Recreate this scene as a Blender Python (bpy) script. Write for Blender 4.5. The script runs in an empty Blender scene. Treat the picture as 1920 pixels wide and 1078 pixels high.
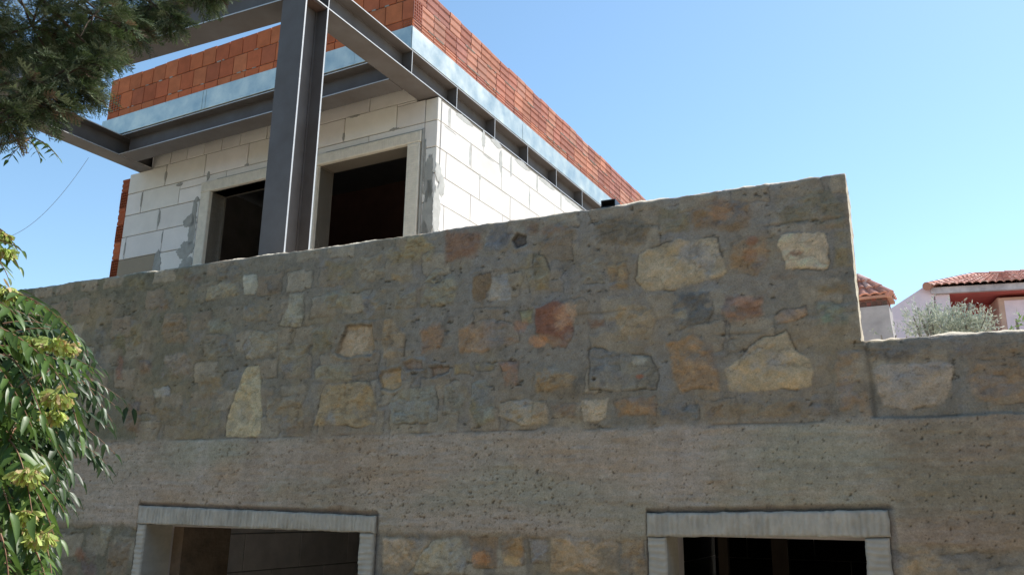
import bpy, math, random
import numpy as np
from mathutils import Vector, Matrix
rad = math.radians
scene = bpy.context.scene

# ------------------------------------------------------------------ camera
FPX, PITCH, ROLL = 1558.5, rad(14.983), rad(.829)
CAM = np.array([0.0, 0.0, 2.2])
_F = np.array([0, math.cos(PITCH), math.sin(PITCH)])
_U = np.array([0, -math.sin(PITCH), math.cos(PITCH)])
_R = np.array([1.0, 0, 0])
R2 = _R*math.cos(ROLL) + _U*math.sin(ROLL)
U2 = -_R*math.sin(ROLL) + _U*math.cos(ROLL)
cd = bpy.data.cameras.new('camera')
cam = bpy.data.objects.new('camera', cd)
scene.collection.objects.link(cam)
m = Matrix.Identity(4)
for i in range(3):
    m[i][0], m[i][1], m[i][2], m[i][3] = R2[i], U2[i], -_F[i], CAM[i]
cam.matrix_world = m
cd.sensor_width = 36
cd.lens = FPX/1920*36
cd.clip_end = 2000
cd.clip_start = .05
scene.camera = cam
scene.render.resolution_x, scene.render.resolution_y = 1024, 574

# ------------------------------------------------------------------ light
SUN_AZ, SUN_EL = rad(60), rad(54)     # azimuth to the right of the viewing direction
SUN_STR, SKY_STR, EXPO = 4.6, .15, .55
w = bpy.data.worlds.new('World'); scene.world = w; w.use_nodes = True
nt = w.node_tree
for n in list(nt.nodes): nt.nodes.remove(n)
sky = nt.nodes.new('ShaderNodeTexSky'); sky.sky_type = 'NISHITA'; sky.sun_disc = False
sky.sun_elevation = SUN_EL; sky.sun_rotation = SUN_AZ
sky.altitude = 100; sky.air_density = 1.0; sky.dust_density = .3; sky.ozone_density = 2.0
bgn = nt.nodes.new('ShaderNodeBackground'); bgn.inputs[1].default_value = SKY_STR
wo = nt.nodes.new('ShaderNodeOutputWorld')
hs_ = nt.nodes.new('ShaderNodeHueSaturation'); hs_.inputs[0].default_value = .489; hs_.inputs[1].default_value = 1.02; nt.links.new(sky.outputs[0], hs_.inputs[4]); nt.links.new(hs_.outputs[0], bgn.inputs[0]); nt.links.new(bgn.outputs[0], wo.inputs[0])
sd = bpy.data.lights.new('sun', 'SUN'); sd.energy = SUN_STR; sd.angle = rad(.5); sd.color = (1, .955, .89)
sun = bpy.data.objects.new('sun', sd); scene.collection.objects.link(sun)
_d = Vector((math.sin(SUN_AZ)*math.cos(SUN_EL), math.cos(SUN_AZ)*math.cos(SUN_EL), math.sin(SUN_EL)))
sun.rotation_euler = _d.to_track_quat('Z', 'Y').to_euler()
sun.location = (6, 4, 12)
vs = scene.view_settings
vs.view_transform = 'Standard'; vs.look = 'None'; vs.exposure = EXPO; vs.gamma = 1
vs.use_curve_mapping = False
scene.cycles.max_bounces = 8

# ------------------------------------------------------------------ frames of reference
def ray(x, y): return R2*(x-960)/FPX - U2*(y-539)/FPX + _F
def at(x, y, dist):
    """point seen at photo pixel x, y at horizontal distance dist"""
    r = ray(x, y); return CAM + r*dist/math.hypot(r[0], r[1])
class Frame:
    def __init__(s, o, u, n):
        s.o = np.array(o, float); s.u = np.array([*u, 0.0]); s.n = np.array([*n, 0.0])
    def __call__(s, u, d, z):           # along, into depth, height (arrays welcome)
        u, d, z = np.broadcast_arrays(np.asarray(u, float), np.asarray(d, float), np.asarray(z, float))
        p = s.o + u[..., None]*s.u + d[..., None]*s.n
        return np.concatenate([p[..., :2], z[..., None]], -1)
    def hit(s, x, y, off=0.0):
        r = ray(x, y); t = ((s.o - CAM)@s.n + off)/(r@s.n); P = CAM + r*t
        return (P - s.o)@s.u, P[2]
YW, YB = rad(24.866), rad(28.54)
WD = 3.75
nw = np.array([math.sin(YW), math.cos(YW)])
WALL = Frame((nw[0]*WD, nw[1]*WD, 0), (math.cos(YW), -math.sin(YW)), nw)        # stone wall: u to the right
uy = (math.sin(YB), math.cos(YB)); ux = (-math.cos(YB), math.sin(YB))
BO = (-.68128, 6.76579, 0)
BF = Frame(BO, ux, uy)            # block building: u to the left along the front, d into depth
BS = Frame(BO, uy, (-uy[1], uy[0]))   # its side wall: u into depth, d towards the left (inside)

# ------------------------------------------------------------------ helpers
rng = np.random.default_rng(7)
random.seed(7)
COL = scene.collection
def tag(o, label=None, cat=None, group=None, kind=None):
    for k, v in (('label', label), ('category', cat), ('group', group), ('kind', kind)):
        if v: o[k] = v
    return o
def thing(name, label, cat, loc=(0, 0, 0), group=None):
    o = bpy.data.objects.new(name, None); COL.objects.link(o)
    o.location = loc; o.empty_display_size = .1
    return tag(o, label, cat, group)
class MB:
    def __init__(s): s.v = []; s.f = []; s.c = []; s.n = 0; s.mi = []
    def add(s, V, F, col=(1, 1, 1), mi=0):
        V = np.asarray(V, float).reshape(-1, 3)
        s.v.append(V)
        for f in F: s.f.append([i+s.n for i in f])
        s.mi += [mi]*len(F)
        c = np.asarray(col, float)
        if c.ndim == 1: c = np.tile(c, (len(V), 1))
        s.c.append(c); s.n += len(V)
    def box(s, fr, u0, u1, d0, d1, z0, z1, col=(1, 1, 1), bev=0.0, jit=0.0, mi=0):
        """box in a frame; bev chamfers the four edges of the d0 (front) face"""
        if bev:
            lo = [(u0+bev, z0+bev), (u1-bev, z0+bev), (u1-bev, z1-bev), (u0+bev, z1-bev)]
            hi = [(u0, z0), (u1, z0), (u1, z1), (u0, z1)]
            J = rng.normal(0, jit, (4, 2)) if jit else np.zeros((4, 2))
            P = [fr(a+J[i, 0], d0, b+J[i, 1]) for i, (a, b) in enumerate(lo)]
            P += [fr(a, d0+bev, b) for a, b in hi] + [fr(a, d1, b) for a, b in hi]
            F = [(0, 1, 2, 3)]
            for k in (0, 4):
                for i in range(4):
                    j = (i+1) % 4; F.append((k+i, k+4+i, k+4+j, k+j))
            F.append((11, 10, 9, 8))
            s.add(P, F, col, mi)
        else:
            P = [fr(a, b, c) for b in (d0, d1) for a, c in ((u0, z0), (u1, z0), (u1, z1), (u0, z1))]
            s.add(P, [(0, 1, 2, 3), (7, 6, 5, 4), (0, 4, 5, 1), (1, 5, 6, 2), (2, 6, 7, 3), (3, 7, 4, 0)], col, mi)
    def tube(s, pts, r, n=8, col=(1, 1, 1), cap=True):
        pts = [np.asarray(p, float) for p in pts]; rs = r if hasattr(r, '__len__') else [r]*len(pts)
        V = []
        for i, p in enumerate(pts):
            t = pts[min(i+1, len(pts)-1)] - pts[max(i-1, 0)]; t /= np.linalg.norm(t)+1e-9
            a = np.cross(t, (0, 0, 1) if abs(t[2]) < .9 else (1, 0, 0)); a /= np.linalg.norm(a); b = np.cross(t, a)
            for k in range(n):
                q = 2*math.pi*k/n; V.append(p + rs[i]*(a*math.cos(q)+b*math.sin(q)))
        F = []
        for i in range(len(pts)-1):
            for k in range(n):
                F.append((i*n+k, i*n+(k+1) % n, (i+1)*n+(k+1) % n, (i+1)*n+k))
        if cap: F += [tuple(range(n))[::-1], tuple(range((len(pts)-1)*n, len(pts)*n))]
        s.add(V, F, col)
    def build(s, name, mats, parent=None, smooth=False):
        me = bpy.data.meshes.new(name)
        V = np.concatenate(s.v); C = np.concatenate(s.c)
        off = np.array([0, 0, 0.0])
        if parent is not None: off = np.array(parent_world(parent))
        me.from_pydata((V-off).tolist(), [], s.f)
        a = me.color_attributes.new('Col', 'FLOAT_COLOR', 'POINT')
        a.data.foreach_set('color', np.concatenate([C, np.ones((len(C), 1))], 1).astype(np.float32).ravel())
        for mt in (mats if isinstance(mats, (list, tuple)) else [mats]): me.materials.append(mt)
        if max(s.mi): me.polygons.foreach_set('material_index', s.mi)
        if smooth: me.polygons.foreach_set('use_smooth', [True]*len(s.f))
        me.update()
        o = bpy.data.objects.new(name, me); COL.objects.link(o)
        if parent is not None: o.parent = parent
        return o
def parent_world(p):
    v = Vector((0, 0, 0))
    while p is not None: v += p.location; p = p.parent
    return v
def fast_mesh(name, V, F, C, mats, parent=None, smooth=True):
    """V (n,3), F (m,4) quads, C (n,3)"""
    me = bpy.data.meshes.new(name)
    if parent is not None: V = V - np.array(parent_world(parent))
    k = F.shape[1]
    me.vertices.add(len(V)); me.vertices.foreach_set('co', V.astype(np.float32).ravel())
    me.loops.add(F.size); me.loops.foreach_set('vertex_index', F.astype(np.int32).ravel())
    me.polygons.add(len(F)); me.polygons.foreach_set('loop_start', np.arange(0, F.size, k, dtype=np.int32))
    try: me.polygons.foreach_set('loop_total', np.full(len(F), k, dtype=np.int32))
    except Exception: pass
    me.polygons.foreach_set('use_smooth', np.full(len(F), smooth))
    me.update(calc_edges=True); me.validate()
    a = me.color_attributes.new('Col', 'FLOAT_COLOR', 'POINT')
    a.data.foreach_set('color', np.concatenate([C, np.ones((len(C), 1))], 1).astype(np.float32).ravel())
    me.materials.append(mats)
    o = bpy.data.objects.new(name, me); COL.objects.link(o)
    if parent is not None: o.parent = parent
    return o
_tab = np.random.default_rng(3).random((256, 256))
def vnoise(x, y, seed=0):
    x = np.asarray(x, float)+seed*17.3; y = np.asarray(y, float)+seed*9.1
    xi = np.floor(x).astype(int); yi = np.floor(y).astype(int); fx = x-xi; fy = y-yi
    fx = fx*fx*(3-2*fx); fy = fy*fy*(3-2*fy)
    a = _tab[xi & 255, yi & 255]; b = _tab[(xi+1) & 255, yi & 255]; c = _tab[xi & 255, (yi+1) & 255]; d = _tab[(xi+1) & 255, (yi+1) & 255]
    return (a*(1-fx)+b*fx)*(1-fy)+(c*(1-fx)+d*fx)*fy
def fbm(x, y, seed=0, o=4, g=.5):
    s = 0; a = 1; t = 0
    for i in range(o):
        s = s + a*vnoise(x*2**i, y*2**i, seed+i*3); t += a; a *= g
    return s/t*2-1

# ------------------------------------------------------------------ materials
def mat(name, base=(.5, .5, .5), rough=.8, metal=0., attr=False, noise=0., nscale=8., bump=0., bscale=60., spec=.4,
        speck=0., speckscale=90., grain=0., stretch=(1, 1, 1), tint2=None, transl=0., rnoise=0.):
    m = bpy.data.materials.new(name); m.use_nodes = True; t = m.node_tree; N = t.nodes; L = t.links
    b = N['Principled BSDF']; b.inputs['Roughness'].default_value = rough; b.inputs['Metallic'].default_value = metal
    b.inputs['Specular IOR Level'].default_value = spec
    tc = N.new('ShaderNodeTexCoord'); mp = N.new('ShaderNodeMapping'); mp.inputs['Scale'].default_value = stretch
    L.new(tc.outputs['Object'], mp.inputs[0])
    rgb = N.new('ShaderNodeRGB'); rgb.outputs[0].default_value = (*base, 1); out = rgb.outputs[0]
    if attr:
        at_ = N.new('ShaderNodeAttribute'); at_.attribute_name = 'Col'
        mx = N.new('ShaderNodeMix'); mx.data_type = 'RGBA'; mx.blend_type = 'MULTIPLY'; mx.inputs[0].default_value = 1
        L.new(out, mx.inputs[6]); L.new(at_.outputs[0], mx.inputs[7]); out = mx.outputs[2]
    if noise:
        n = N.new('ShaderNodeTexNoise'); n.inputs['Scale'].default_value = nscale; n.inputs['Detail'].default_value = 6; n.inputs['Roughness'].default_value = .62
        L.new(mp.outputs[0], n.inputs[0])
        r = N.new('ShaderNodeMapRange'); r.inputs[1].default_value = .3; r.inputs[2].default_value = .7
        r.inputs[3].default_value = 0; r.inputs[4].default_value = 1
        L.new(n.outputs[0], r.inputs[0])
        c2 = N.new('ShaderNodeMix'); c2.data_type = 'RGBA'
        lo = tint2 if tint2 else (1-noise,)*3
        c2.inputs[6].default_value = (*lo, 1); c2.inputs[7].default_value = (1+noise*.3,)*3+(1,)
        L.new(r.outputs[0], c2.inputs[0])
        mx = N.new('ShaderNodeMix'); mx.data_type = 'RGBA'; mx.blend_type = 'MULTIPLY'; mx.inputs[0].default_value = 1
        L.new(out, mx.inputs[6]); L.new(c2.outputs[2], mx.inputs[7]); out = mx.outputs[2]
    if grain:
        n = N.new('ShaderNodeTexNoise'); n.inputs['Scale'].default_value = 130; n.inputs['Detail'].default_value = 4; n.inputs['Roughness'].default_value = .8
        L.new(mp.outputs[0], n.inputs[0])
        r = N.new('ShaderNodeMapRange'); r.inputs[1].default_value = .3; r.inputs[2].default_value = .7
        r.inputs[3].default_value = 1-grain; r.inputs[4].default_value = 1+grain
        L.new(n.outputs[0], r.inputs[0])
        mx = N.new('ShaderNodeMix'); mx.data_type = 'RGBA'; mx.blend_type = 'MULTIPLY'; mx.inputs[0].default_value = 1
        L.new(out, mx.inputs[6]); L.new(r.outputs[0], mx.inputs[7]); out = mx.outputs[2]
    if speck:
        n = N.new('ShaderNodeTexNoise'); n.inputs['Scale'].default_value = speckscale; n.inputs['Detail'].default_value = 2
        L.new(mp.outputs[0], n.inputs[0])
        r = N.new('ShaderNodeMapRange'); r.inputs[1].default_value = .26; r.inputs[2].default_value = .36
        r.inputs[3].default_value = 1-speck; r.inputs[4].default_value = 1
        L.new(n.outputs[0], r.inputs[0])
        mx = N.new('ShaderNodeMix'); mx.data_type = 'RGBA'; mx.blend_type = 'MULTIPLY'; mx.inputs[0].default_value = 1
        L.new(out, mx.inputs[6]); L.new(r.outputs[0], mx.inputs[7]); out = mx.outputs[2]
    L.new(out, b.inputs['Base Color'])
    if rnoise:
        n = N.new('ShaderNodeTexNoise'); n.inputs['Scale'].default_value = 5; n.inputs['Detail'].default_value = 5
        L.new(mp.outputs[0], n.inputs[0])
        r = N.new('ShaderNodeMapRange'); r.inputs[3].default_value = rough-rnoise; r.inputs[4].default_value = rough+rnoise
        L.new(n.outputs[0], r.inputs[0]); L.new(r.outputs[0], b.inputs['Roughness'])
    if bump:
        n = N.new('ShaderNodeTexNoise'); n.inputs['Scale'].default_value = bscale; n.inputs['Detail'].default_value = 6; n.inputs['Roughness'].default_value = .65
        L.new(mp.outputs[0], n.inputs[0])
        bp = N.new('ShaderNodeBump'); bp.inputs['Strength'].default_value = 1; bp.inputs['Distance'].default_value = bump
        L.new(n.outputs[0], bp.inputs['Height']); L.new(bp.outputs[0], b.inputs['Normal'])
    if transl:
        tr = N.new('ShaderNodeBsdfTranslucent'); L.new(out, tr.inputs[0])
        ms = N.new('ShaderNodeMixShader'); ms.inputs[0].default_value = transl
        L.new(b.outputs[0], ms.inputs[1]); L.new(tr.outputs[0], ms.inputs[2])
        L.new(ms.outputs[0], N['Material Output'].inputs[0])
    return m
M = dict(
    masonry=mat('rubble_masonry', (1, .955, .905), .92, attr=True, noise=.2, nscale=22, bump=.005, bscale=95, spec=.2, speck=.45, speckscale=150, grain=.22),
    aac=mat('aerated_block', (.83, .785, .73), .95, attr=True, noise=.10, nscale=4, bump=.0012, bscale=120, spec=.15),
    mortar=mat('grey_mortar', (.40, .385, .345), .95, noise=.25, nscale=12, bump=.003, bscale=60, spec=.2),
    brick=mat('hollow_brick', (1, 1, 1), .9, attr=True, noise=.22, nscale=9, bump=.001, bscale=90, spec=.2),
    mortar2=mat('thin_mortar', (.56, .55, .51), .95, noise=.22, nscale=14, spec=.2),
    dark=mat('brick_cavity', (.05, .02, .012), .95),
    steel=mat('primed_steel', (.145, .133, .128), .5, noise=.22, nscale=4, bump=.0003, bscale=30, rnoise=.06, spec=.22, tint2=(.80, .74, .68)),
    edge=mat('sun_tinted_steel_edge', (.62, .60, .57), .38, metal=.3, noise=.15, nscale=20),  # paler than the steel: sunlight on the edges put into the colour
    slab=mat('shade_dark_slab', (.05, .047, .045), .95, noise=.2),  # concrete coloured near black so the ceilings read as unlit
    rust=mat('rusty_steel', (.11, .07, .055), .7, noise=.3, nscale=10),
    galv=mat('galvanised_sheet', (.68, .67, .58), .40, metal=.75, noise=.3, nscale=5, tint2=(.62, .72, .80), bump=.0012, bscale=9, rnoise=.12),
    surround=mat('pale_limestone', (.82, .745, .62), .9, attr=True, noise=.15, nscale=15, bump=.003, bscale=80, spec=.2),
    concrete=mat('rough_concrete', (.70, .60, .48), .95, noise=.25, nscale=5, bump=.004, bscale=40, spec=.2),
    inner=mat('dusty_block', (.66, .60, .58), .95, attr=True, noise=.2, nscale=6, bump=.002, bscale=60, spec=.1),
    earth=mat('dry_grass_earth', (.34, .29, .21), .95, noise=.3, nscale=1.5, bump=.02, bscale=12, spec=.1),
    road=mat('dusty_concrete_road', (.52, .44, .34), .9, noise=.3, nscale=3, bump=.004, bscale=80, spec=.2),
)

# ------------------------------------------------------------------ ground
def sheet(name, x0, x1, y0, y1, z, mt, n=60, amp=0.):
    xs = np.linspace(x0, x1, n); ys = np.linspace(y0, y1, n); X, Y = np.meshgrid(xs, ys, indexing='ij')
    Z = z + amp*fbm(X*.3, Y*.3, 5)
    idx = np.arange(n*n).reshape(n, n)
    F = np.stack([idx[:-1, :-1], idx[1:, :-1], idx[1:, 1:], idx[:-1, 1:]], -1).reshape(-1, 4)
    o = fast_mesh(name, np.stack([X, Y, Z], -1).reshape(-1, 3), F, np.ones((n*n, 3)), mt)
    return tag(o, kind='structure')
sheet('ground', -600, 600, -600, 600, .55, M['earth'], 61)
sheet('road', -40, 40, -5.5, 1.6, .56, M['road'], 20)

# unseen tree mass, added behind the viewer to keep light off the walls
hn = 90; hx, hz_ = np.meshgrid(np.linspace(-24, 24, hn), np.linspace(0, 1, 40), indexing='ij')
hh = 6+1.2*fbm(hx*.3, hx*0, 91); hy = -3.6-1.2*fbm(hx*.4, hz_*5, 92)-1.4*hz_**2
HV = np.stack([hx, hy+.35*fbm(hx*3, hz_*20, 93), .5+hh*hz_], -1); HB = HV.copy(); HB[..., 1] = -7.5
ii = np.arange(hn*40).reshape(hn, 40); q_ = lambda a: np.stack([a[:-1, :-1], a[1:, :-1], a[1:, 1:], a[:-1, 1:]], -1).reshape(-1, 4)
tp = np.stack([ii[:-1, -1], ii[1:, -1], ii[1:, -1]+hn*40, ii[:-1, -1]+hn*40], -1)
hg = fast_mesh('light_blocking_belt', np.concatenate([HV.reshape(-1, 3), HB.reshape(-1, 3)]), np.concatenate([q_(ii), q_(ii)+hn*40, tp]), np.ones((hn*80, 3)),
    mat('light_blocker_foliage', (.05, .06, .03), .9, noise=.5, nscale=2, bump=.2, bscale=3, spec=.1))
tag(hg, kind='stuff', label='dark tree mass added behind the viewer, out of view, to block light', cat='trees')

# ------------------------------------------------------------------ stone building: rubble wall, rough band, terrace, room
def px(o, s, pts): return [(o[0]+x*s, o[1]+y*s) for x, y in pts]
A, B_, C_, D_, E_, F_, G_ = ((200, 480), .334), ((560, 400), .408), ((1000, 360), .4267), ((1560, 480), .2968), ((660, 780), .3125), ((100, 780), .34375), ((1180, 780), .3854)
# traced outline of each face stone, its colour, its relief in mm, edge softness in mm
ST = [
(A,[(790,610),(860,612),(872,700),(875,990),(850,1012),(670,1010),(690,850),(735,730)],(128,118,90),1,3),
(A,[(770,105),(845,100),(850,160),(835,215),(770,220),(765,160)],(112,110,96),2,3),
(A,[(560,165),(650,145),(745,140),(740,230),(640,240),(555,250)],(96,90,72),1,10),
(A,[(1030,200),(1100,200),(1100,330),(1080,400),(960,390),(990,320),(1020,260)],(104,101,86),1,6),
(A,[(830,410),(960,440),(960,540),(900,570),(780,580),(770,500)],(99,92,75),2,8),
(A,[(330,340),(450,350),(460,470),(440,500),(310,480),(305,400)],(84,70,50),0,16),
(A,[(330,560),(440,545),(490,620),(470,690),(310,680),(320,620)],(92,82,70),1,14),
(A,[(260,745),(350,735),(355,790),(265,795)],(108,102,86),1,4),
(A,[(905,790),(1080,780),(1110,900),(1110,975),(930,980),(895,880)],(94,86,72),1,10),
(A,[(770,290),(870,260),(910,300),(900,350),(780,370)],(88,80,64),3,14),
(A,[(890,140),(980,120),(985,190),(900,210)],(70,62,52),3,12),
(A,[(430,110),(540,90),(540,130),(500,150),(430,145)],(64,54,44),0,16),
(A,[(250,240),(340,225),(350,300),(260,315)],(78,63,45),0,20),
(A,[(180,590),(260,600),(255,670),(190,680)],(82,64,46),2,14),
(A,[(60,560),(90,565),(85,700),(55,700)],(84,62,48),0,14),
(A,[(90,830),(190,830),(190,990),(100,1000)],(74,60,46),1,16),
(A,[(570,370),(690,360),(700,430),(580,440)],(88,88,74),0,18),
(A,[(550,470),(690,460),(720,560),(560,580)],(84,80,66),0,20),
(A,[(500,660),(650,650),(660,790),(520,800)],(86,78,62),1,18),
(A,[(980,500),(1130,490),(1130,640),(1060,680),(960,650)],(92,84,67),1,14),
(A,[(130,360),(200,370),(190,520),(110,520)],(80,72,48),0,20),
(A,[(250,840),(420,830),(440,950),(260,970)],(80,72,55),0,18),
(A,[(470,840),(640,830),(650,960),(480,970)],(82,79,64),0,18),
(A,[(120,120),(220,110),(220,200),(130,210)],(74,68,42),0,20),
(A,[(600,70),(740,40),(760,120),(620,130)],(80,72,48),0,16),
(A,[(30,440),(100,440),(100,540),(20,540)],(70,66,38),0,20),
(B_,[(215,510),(340,510),(355,620),(340,660),(200,658),(170,640),(195,570)],(124,106,82),-9,2),
(B_,[(400,480),(440,475),(490,550),(490,650),(400,655),(385,570)],(104,88,66),3,6),
(B_,[(390,720),(470,710),(468,790),(440,812),(385,805),(375,750)],(122,102,70),-8,2),
(B_,[(485,685),(520,672),(575,675),(580,705),(500,712)],(92,78,68),-5,3),
(B_,[(612,705),(690,705),(690,735),(615,742)],(98,80,64),-4,4),
(B_,[(730,540),(850,490),(960,500),(1025,560),(1020,600),(950,610),(850,640),(740,640)],(106,84,64),2,10),
(B_,[(560,520),(650,500),(665,560),(660,620),(570,640)],(106,80,56),1,14),
(B_,[(120,790),(200,770),(330,775),(360,870),(350,970),(260,985),(70,980),(90,880)],(110,95,68),2,5),
(B_,[(470,800),(630,780),(640,850),(635,960),(430,970),(410,880)],(92,92,84),1,6),
(B_,[(680,790),(740,765),(770,790),(760,920),(665,930)],(92,89,78),2,6),
(B_,[(810,780),(880,765),(910,860),(910,950),(830,970),(795,900)],(88,86,72),3,8),
(B_,[(930,870),(1030,860),(1140,860),(1150,970),(1030,985),(925,930)],(114,101,80),2,7),
(B_,[(795,300),(870,270),(890,320),(850,420),(800,400)],(86,66,42),-1,6),
(B_,[(890,265),(950,265),(975,340),(970,390),(860,400),(880,330)],(108,101,92),-2,6),
(B_,[(570,330),(620,250),(700,260),(725,330),(715,410),(640,430),(560,430)],(98,93,76),3,10),
(B_,[(1000,190),(1130,195),(1155,260),(1150,340),(1010,330)],(98,87,64),1,6),
(B_,[(1090,430),(1170,395),(1225,420),(1275,500),(1265,560),(1225,600),(1170,610),(1095,550)],(94,54,38),3,8),
(B_,[(985,130),(1010,95),(1050,110),(1050,150),(1000,165)],(48,36,32),-9,4),
(B_,[(850,70),(960,50),(965,110),(920,185),(850,180)],(70,76,84),1,14),
(B_,[(670,80),(740,90),(830,100),(840,170),(760,200),(670,220)],(90,62,45),1,16),
(B_,[(440,110),(580,95),(620,150),(600,220),(430,240),(400,180)],(100,88,60),2,14),
(B_,[(280,200),(390,180),(400,290),(330,310),(280,290)],(98,88,70),2,14),
(B_,[(110,210),(250,230),(250,300),(120,310)],(88,78,54),1,20),
(B_,[(110,360),(230,340),(245,430),(120,450)],(92,86,66),3,14),
(B_,[(280,360),(400,350),(395,470),(300,490)],(98,87,68),3,12),
(B_,[(430,370),(545,360),(545,430),(440,430)],(92,83,67),3,12),
(B_,[(425,290),(530,285),(530,315),(430,315)],(104,86,54),2,8),
(B_,[(815,690),(910,680),(905,720),(820,725)],(98,87,58),0,10),
(B_,[(930,690),(1015,685),(1010,790),(960,790)],(110,78,56),1,10),
(B_,[(1085,720),(1200,710),(1220,800),(1090,810)],(102,90,68),3,12),
(B_,[(80,700),(240,690),(240,760),(70,765)],(98,90,70),2,6),
(B_,[(265,700),(370,700),(370,755),(270,760)],(86,76,62),2,8),
(B_,[(720,690),(790,690),(790,740),(720,740)],(100,88,62),1,8),
(B_,[(1130,80),(1225,60),(1225,150),(1130,160)],(92,76,57),2,14),
(B_,[(1030,40),(1100,50),(1100,110),(1050,100)],(88,66,50),1,12),
(B_,[(1005,440),(1075,430),(1075,490),(1010,500)],(96,94,70),1,7),
(B_,[(50,540),(150,530),(150,640),(60,650)],(86,81,64),2,14),
(C_,[(1090,190),(1265,180),(1290,290),(1285,338),(1110,335),(1080,240)],(136,120,96),2,2),
(C_,[(470,270),(600,220),(810,200),(850,350),(750,385),(620,420),(490,425),(440,370)],(118,104,80),2,5),
(C_,[(1010,650),(1110,618),(1150,670),(1210,740),(1235,800),(1225,860),(1020,880),(850,870),(835,790),(930,720)],(124,108,80),2,4),
(C_,[(615,440),(780,435),(795,520),(780,580),(640,605),(605,540)],(58,62,66),3,9),
(C_,[(850,450),(1000,450),(1010,530),(980,580),(860,590),(830,520)],(98,66,44),2,12),
(C_,[(1060,545),(1110,515),(1210,505),(1215,545),(1150,575),(1070,590)],(108,84,60),3,4),
(C_,[(1255,490),(1400,470),(1400,590),(1260,600)],(80,84,70),1,9),
(C_,[(240,690),(400,700),(520,710),(535,780),(530,865),(240,870)],(84,81,72),1,6),
(C_,[(590,660),(720,630),(780,680),(800,790),(800,870),(640,870),(580,790)],(106,82,55),4,9),
(C_,[(205,920),(330,900),(330,990),(290,1010),(215,1000)],(126,114,96),2,5),
(C_,[(360,910),(540,895),(545,980),(380,995)],(102,76,46),1,10),
(C_,[(555,935),(715,925),(720,985),(565,990)],(62,68,72),1,8),
(C_,[(740,920),(830,915),(830,975),(750,980)],(98,77,50),1,10),
(C_,[(1330,700),(1430,700),(1455,840),(1455,950),(1350,960),(1320,850)],(104,82,56),4,12),
(C_,[(840,920),(1300,890),(1310,980),(850,985)],(88,75,56),2,24),
(C_,[(690,80),(800,30),(960,40),(965,140),(900,170),(700,160)],(90,69,44),2,16),
(C_,[(1060,20),(1300,0),(1375,60),(1370,145),(1080,150)],(80,75,60),1,12),
(C_,[(870,230),(960,190),(1020,190),(1040,300),(990,360),(870,330)],(102,80,54),2,14),
(C_,[(50,150),(150,130),(200,180),(190,240),(50,240)],(86,74,58),2,16),
(C_,[(270,130),(400,100),(520,150),(500,220),(290,230)],(72,63,50),3,18),
(C_,[(550,60),(680,50),(680,170),(550,190)],(84,76,56),1,14),
(C_,[(0,280),(50,285),(75,350),(60,420),(0,425)],(94,83,60),2,5),
(C_,[(210,310),(310,300),(320,400),(210,410)],(94,89,78),1,8),
(C_,[(330,320),(410,300),(415,430),(340,430)],(104,84,54),2,12),
(C_,[(370,500),(480,490),(540,550),(520,640),(430,660),(370,580)],(108,94,73),2,12),
(C_,[(250,560),(320,560),(318,590),(255,600)],(88,60,40),-2,8),
(C_,[(1310,170),(1395,165),(1400,320),(1300,330)],(86,79,60),1,8),
(C_,[(0,770),(120,760),(180,820),(160,870),(0,870)],(104,88,65),3,14),
(C_,[(850,670),(940,660),(930,700),(860,720)],(96,86,64),1,10),
(C_,[(0,920),(60,910),(70,980),(0,1000)],(112,97,76),2,8),
(C_,[(80,930),(180,930),(180,990),(90,1000)],(92,75,59),1,12),
(C_,[(1250,420),(1360,400),(1400,440),(1250,470)],(88,75,52),2,14),
(D_,[(290,690),(640,650),(740,670),(780,740),(720,930),(500,970),(330,940),(240,740)],(112,101,88),2,5),
(D_,[(870,660),(1180,640),(1300,640),(1300,950),(900,930),(860,780)],(96,78,58),2,10),
(D_,[(200,560),(600,540),(620,620),(300,660),(210,640)],(80,71,58),2,18),
(D_,[(760,520),(1300,500),(1300,600),(780,620)],(84,71,57),2,18),
(E_,[(180,740),(470,730),(440,850),(330,950),(180,950)],(124,106,82),2,8),
(E_,[(480,740),(640,730),(680,860),(670,950),(380,950),(400,860)],(116,110,94),2,8),
(E_,[(690,715),(880,715),(880,900),(720,900)],(96,73,45),0,4),
(E_,[(905,720),(1040,725),(1030,880),(910,900)],(106,82,50),1,7),
(E_,[(1060,740),(1170,735),(1170,880),(1070,890)],(112,94,72),2,10),
(E_,[(1190,720),(1600,720),(1600,950),(1190,950)],(124,102,72),2,12),
(E_,[(1620,730),(1750,730),(1750,950),(1630,950)],(102,85,62),0,8),
(F_,[(260,600),(320,600),(300,730),(260,720)],(96,96,86),1,12),
(F_,[(140,730),(230,740),(240,860),(150,860)],(78,55,40),1,12),
(F_,[(300,680),(420,680),(410,860),(290,860)],(84,72,56),1,16),
(G_,[(1300,680),(1440,630),(1600,700),(1640,773),(1290,773)],(112,97,76),2,14),
]
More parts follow.
